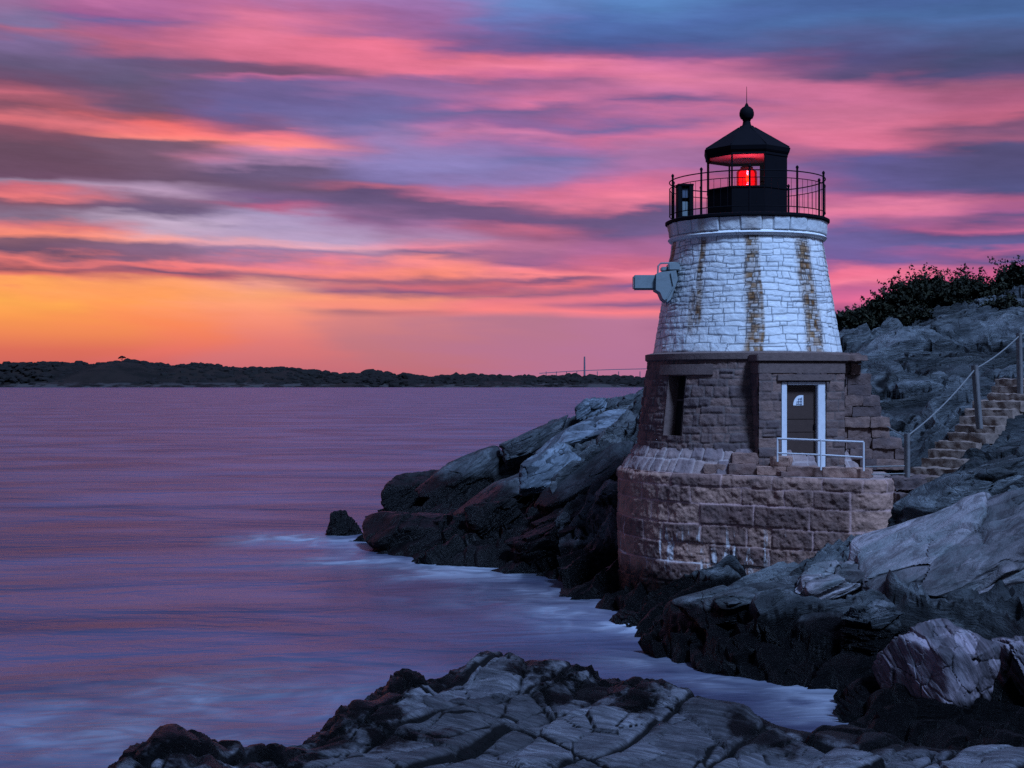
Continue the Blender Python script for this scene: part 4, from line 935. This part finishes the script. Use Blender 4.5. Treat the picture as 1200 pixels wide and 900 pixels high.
# ------------------------------------------------------------ shrubs on the hill
def leaf_mat(name, a, b):
    m, p = newmat(name); n = NOISE(MAPV((1, 1, 1)), 2.5, 3)
    setp(p, Base_Color=MIX(RANGE(n, .35, .65), a, b), Roughness=.8); p.inputs['Specular IOR Level'].default_value = .2
    return m
M_LEAF = leaf_mat('leaf', (.012, .014, .009, 1), (.030, .032, .018, 1)); M_BARK = plain('bark', (.05, .04, .035), .9, bump=.5)
def shrub(name, box, D, seed, label, nclump=16, cat='shrub', flatc=False, sparse=1.0, leaf=.085):
    rg = np.random.RandomState(seed); (c, (w_, h_)) = bpx(*box, D)
    base = Vector((c[0], c[1], c[2]-h_/2)); root = empty(name, base, label, cat, 'shrubs along the hill crest')
    cen = []; tb = MB()
    for k in range(int(nclump*2.8)):
        a = rg.rand()*2*pi; r_ = math.sqrt(rg.rand()); x = (r_*cos(a))*w_*.45; y = r_*sin(a)*w_*.4
        t_ = (.35+.55*rg.rand()) if not flatc else (.62+.30*rg.rand())
        z = h_*t_*(1-.35*r_*r_); z = min(z, h_*.95)
        cen.append((x, y, z)); 
        m_ = (x*.4+rg.normal()*.05, y*.4, z*.5)
        tb.tube([(x*.12, y*.12, -.3), m_, (x, y, z)], [.05, .035, .012], 5, cap=False)
    tb.build('stem', M_BARK, root)
    V = []; F = []; b_ = 0
    for (x, y, z) in cen:
        cr = (.06+.12*rg.rand())*min(w_, h_*1.4)*.8; n = int(230*sparse)
        dd = rg.normal(size=(n, 3)); dd /= np.linalg.norm(dd, axis=1)[:, None]; rr = cr*rg.rand(n)**.40*np.where(rg.rand(n) < .18, 1.7, 1)
        p = np.array([x, y, z])+dd*rr[:, None]*np.array([1.25, 1.0, .42]); p[:, 2] = np.maximum(p[:, 2], -.2)
        u = rg.normal(size=(n, 3)); u /= np.linalg.norm(u, axis=1)[:, None]; v = np.cross(u, rg.normal(size=(n, 3))); v /= np.linalg.norm(v, axis=1)[:, None]
        s = leaf*(.5+rg.rand(n))[:, None]
        q = np.stack([p-u*s, p+v*s*.55, p+u*s, p-v*s*.55], 1).reshape(-1, 3); V.append(q); F.append(np.arange(len(q)).reshape(-1, 4)+b_); b_ += len(q)
    for (x, y, z) in cen[::2]:
        for q_ in range(2):
            dr = np.array([rg.normal()*.45, rg.normal()*.4, 1.]); L_ = rg.uniform(.25, .6)*min(h_, 1.2)
            t_ = rg.rand(26)[:, None]; p = np.array([x, y, z])+dr*L_*t_+rg.normal(size=(26, 3))*.035
            u = rg.normal(size=(26, 3)); u /= np.linalg.norm(u, axis=1)[:, None]; v = np.cross(u, rg.normal(size=(26, 3))); v /= np.linalg.norm(v, axis=1)[:, None]
            s = leaf*.55*(.5+rg.rand(26))[:, None]
            q = np.stack([p-u*s, p+v*s*.55, p+u*s, p-v*s*.55], 1).reshape(-1, 3); V.append(q); F.append(np.arange(len(q)).reshape(-1, 4)+b_); b_ += len(q)
    npmesh('foliage', np.concatenate(V), np.concatenate(F), M_LEAF, root, smooth=False)
    return root
shrub('shrub', (978, 360, 1024, 392), 43, 1, 'low dark scrub directly right of the white tower on the crest', 16)
shrub('shrub', (1008, 350, 1054, 386), 44, 2, 'second low bush from the tower along the hill crest', 18)
shrub('pine_tree', (1034, 328, 1080, 382), 44, 3, 'wind-flattened small pine leaning towards the tower on the crest', 16, 'tree', flatc=True, sparse=.8)
shrub('shrub', (1064, 318, 1112, 378), 45, 4, 'tallest dark bush in the middle of the hill crest', 24)
shrub('shrub', (1094, 332, 1132, 372), 43.5, 6, 'rounded low bush in the dip of the hill crest', 16)
shrub('shrub', (1110, 320, 1148, 368), 45, 5, 'dark spiky bush just right of the tallest one', 16, sparse=.8)
shrub('shrub', (1140, 322, 1180, 366), 44, 7, 'loose open bush left of the tree at the right edge', 18, sparse=.45)
shrub('tree', (1172, 304, 1218, 362), 44, 8, 'dense dark tree cut by the right edge of the picture', 24, 'tree')
shrub('shrub', (1150, 350, 1205, 376), 42.5, 9, 'low brush at the foot of the right-edge tree', 16)
shrub('shrub', (1046, 360, 1096, 388), 42.8, 10, 'low brush below the wind-flattened pine', 16)

# ------------------------------------------------------------ far shore
def far():
    ctl = [(-900,428),(-300,424),(0,428),(60,426),(110,428),(150,424),(200,430),(235,427),(280,433),(340,433),(400,440),(440,437),(500,443),(560,441),(640,443),(700,442),(757,444),(900,442),(1200,436),(1800,440)]
    D0 = 1600; xs = np.arange(-1500, 1500, 5.); ts = np.linspace(0, 1, 26)
    cx = np.array([(a-600)/FPX*1750 for a, b in ctl]); ch = np.array([5+(449-b)/FPX*1750 for a, b in ctl])
    X, T = np.meshgrid(xs, ts); x = X.ravel(); t = T.ravel()
    H = np.interp(x, cx, ch)
    sh_ = fbm(np.stack([x*.006, x*0, x*0], 1), 4, 3)*16
    y = D0+sh_+t*300; z = -.5+H*sstep(t, 0, .52)*(1-.25*sstep(t, .55, 1))
    low = 3.2*sstep(t, 0, .03)*(.3+.7*sstep(fbm(np.stack([x*.02, t*3, x*0], 1), 3, 8), -.3, .4)); z = np.maximum(z, -.5+low*1.2)
    z += fbm(np.stack([x*.03, y*.03, x*0], 1), 4, 12)*1.3*sstep(t, 0, .1)
    m, p = newmat('far_land'); v = MAPV((1, 1, 1)); n = NOISE(v, .035, 5, .6)
    rock = M('MULTIPLY', RANGE(POSZ(), 7, 3), RANGE(n, .46, .58))
    c = MIX(rock, MIX(RANGE(NOISE(v, .02, 4), .4, .6), (.008, .008, .007, 1), (.020, .015, .013, 1)), (.055, .05, .05, 1))
    setp(p, Base_Color=c, Roughness=.9); p.inputs['Specular IOR Level'].default_value = .1
    tag(npmesh('hills', np.stack([x, y, z], 1), gridfaces(len(xs), len(ts)), m), kind='structure')
    # woods
    import bmesh
    bm = bmesh.new(); bmesh.ops.create_icosphere(bm, subdivisions=2, radius=1); bv = np.array([v_.co[:] for v_ in bm.verts]); bf = np.array([[v_.index for v_ in f_.verts] for f_ in bm.faces]); bm.free()
    rg = np.random.RandomState(4); V = []; F = []; k = 0
    for i in range(2600):
        xx = rg.uniform(-780, 780); tt = rg.uniform(.10, .60)
        hx = np.interp(xx, cx, ch); zz = -.5+hx*(sstep(np.array([tt]), 0, .52)[0])
        if tt < .2 and rg.rand() < .45: continue
        r_ = rg.uniform(2.4, 5.2)*(1 if rg.rand() > .06 else 1.5)
        q = bv*np.array([r_*rg.uniform(.9, 1.8), r_, r_*rg.uniform(.6, .95)])
        q = q*(1+.28*fbm(bv*1.9+i*3.3, 2, 7)[:, None])+np.array([xx, 1600+tt*300, zz])
        V.append(q); F.append(bf+k); k += len(q)
    M_FW = leaf_mat('far_foliage', (.005, .005, .005, 1), (.014, .011, .010, 1))
    tag(npmesh('woodland', np.concatenate(V), np.concatenate(F), M_FW, smooth=False), 'dark wood covering the low far shore across the water', 'woodland', kind='stuff')
    # lone tree with umbrella crown
    c = at(143, 424, 1750); r_ = empty('tree', c, 'lone tree with spreading crown standing above the far shore woods', 'tree')
    MB().tube([(0, 0, -4), (0, 0, 3), (-1.5, 0, 5.5)], .5, 6, r2=.25).tube([(0, 0, 2.5), (2, 0, 5.5)], .3, 5).tube([(0, 0, 2.2), (-3, 0, 4.6)], .25, 5).build('trunk', M_BARK, r_)
    V = []; F = []; k = 0
    for (a, b, s) in ((-2.5, 5.6, 1.6), (-.3, 6.6, 1.9), (2.2, 6.0, 1.7), (4.0, 5.2, 1.1), (-4.2, 4.6, 1.1), (.9, 4.9, 1.0)):
        q = bv*np.array([s*1.2, s, s*.6])*(1+.3*fbm(bv*2+a, 2, 5)[:, None])+np.array([a, 0, b]); V.append(q); F.append(bf+k); k += len(q)
    npmesh('crown', np.concatenate(V), np.concatenate(F), M_FW, r_, smooth=False)
far()
# suspension bridge far beyond
M_BRDG = plain('hazed_bridge_steel', (.16, .14, .17), .8)  # purple-grey of the distance haze is put into the steel's colour
DB = 5000
br = empty('suspension_bridge', at(685, 449, DB), 'distant suspension bridge with one tall tower above the far shore', 'bridge')
def rb(px_, py_, D=DB): p = at(px_, py_, D); return tuple(p[i]-br.location[i] for i in range(3))
tw_ = MB()
for dy_ in (-9, 9):
    a, b_ = Vector(rb(685, 449)), Vector(rb(685, 418.5)); tw_.tube([(0, dy_*1.0, -8), (0, dy_*.6, b_.z)], 3.6, 6, r2=2.6)
for z in (30, 55, 80, 96): tw_.box((0, 0, z), (4, 14, 3))
tw_.build('tower', M_BRDG, br)
dk = MB(); dpts = [rb(632, 437.5), rb(660, 435.6), rb(685, 434.2), rb(720, 433), rb(757, 432.2), rb(860, 432.5), rb(980, 434)]
for a, b_ in zip(dpts[:-1], dpts[1:]): dk.add([(a[0], -7, a[2]-1.3), (b_[0], -7, b_[2]-1.3), (b_[0], 7, b_[2]-1.3), (a[0], 7, a[2]-1.3), (a[0], -7, a[2]+1.3), (b_[0], -7, b_[2]+1.3), (b_[0], 7, b_[2]+1.3), (a[0], 7, a[2]+1.3)], [(0, 1, 5, 4), (2, 3, 7, 6), (4, 5, 6, 7), (3, 2, 1, 0)])
dk.build('deck', M_BRDG, br)
pi_ = MB()
for q in (640, 652, 664, 676, 700, 725, 750): 
    a = rb(q, 440); MB().box((a[0], 0, 18), (2.2, 10, 50)).build('pier', M_BRDG, br)
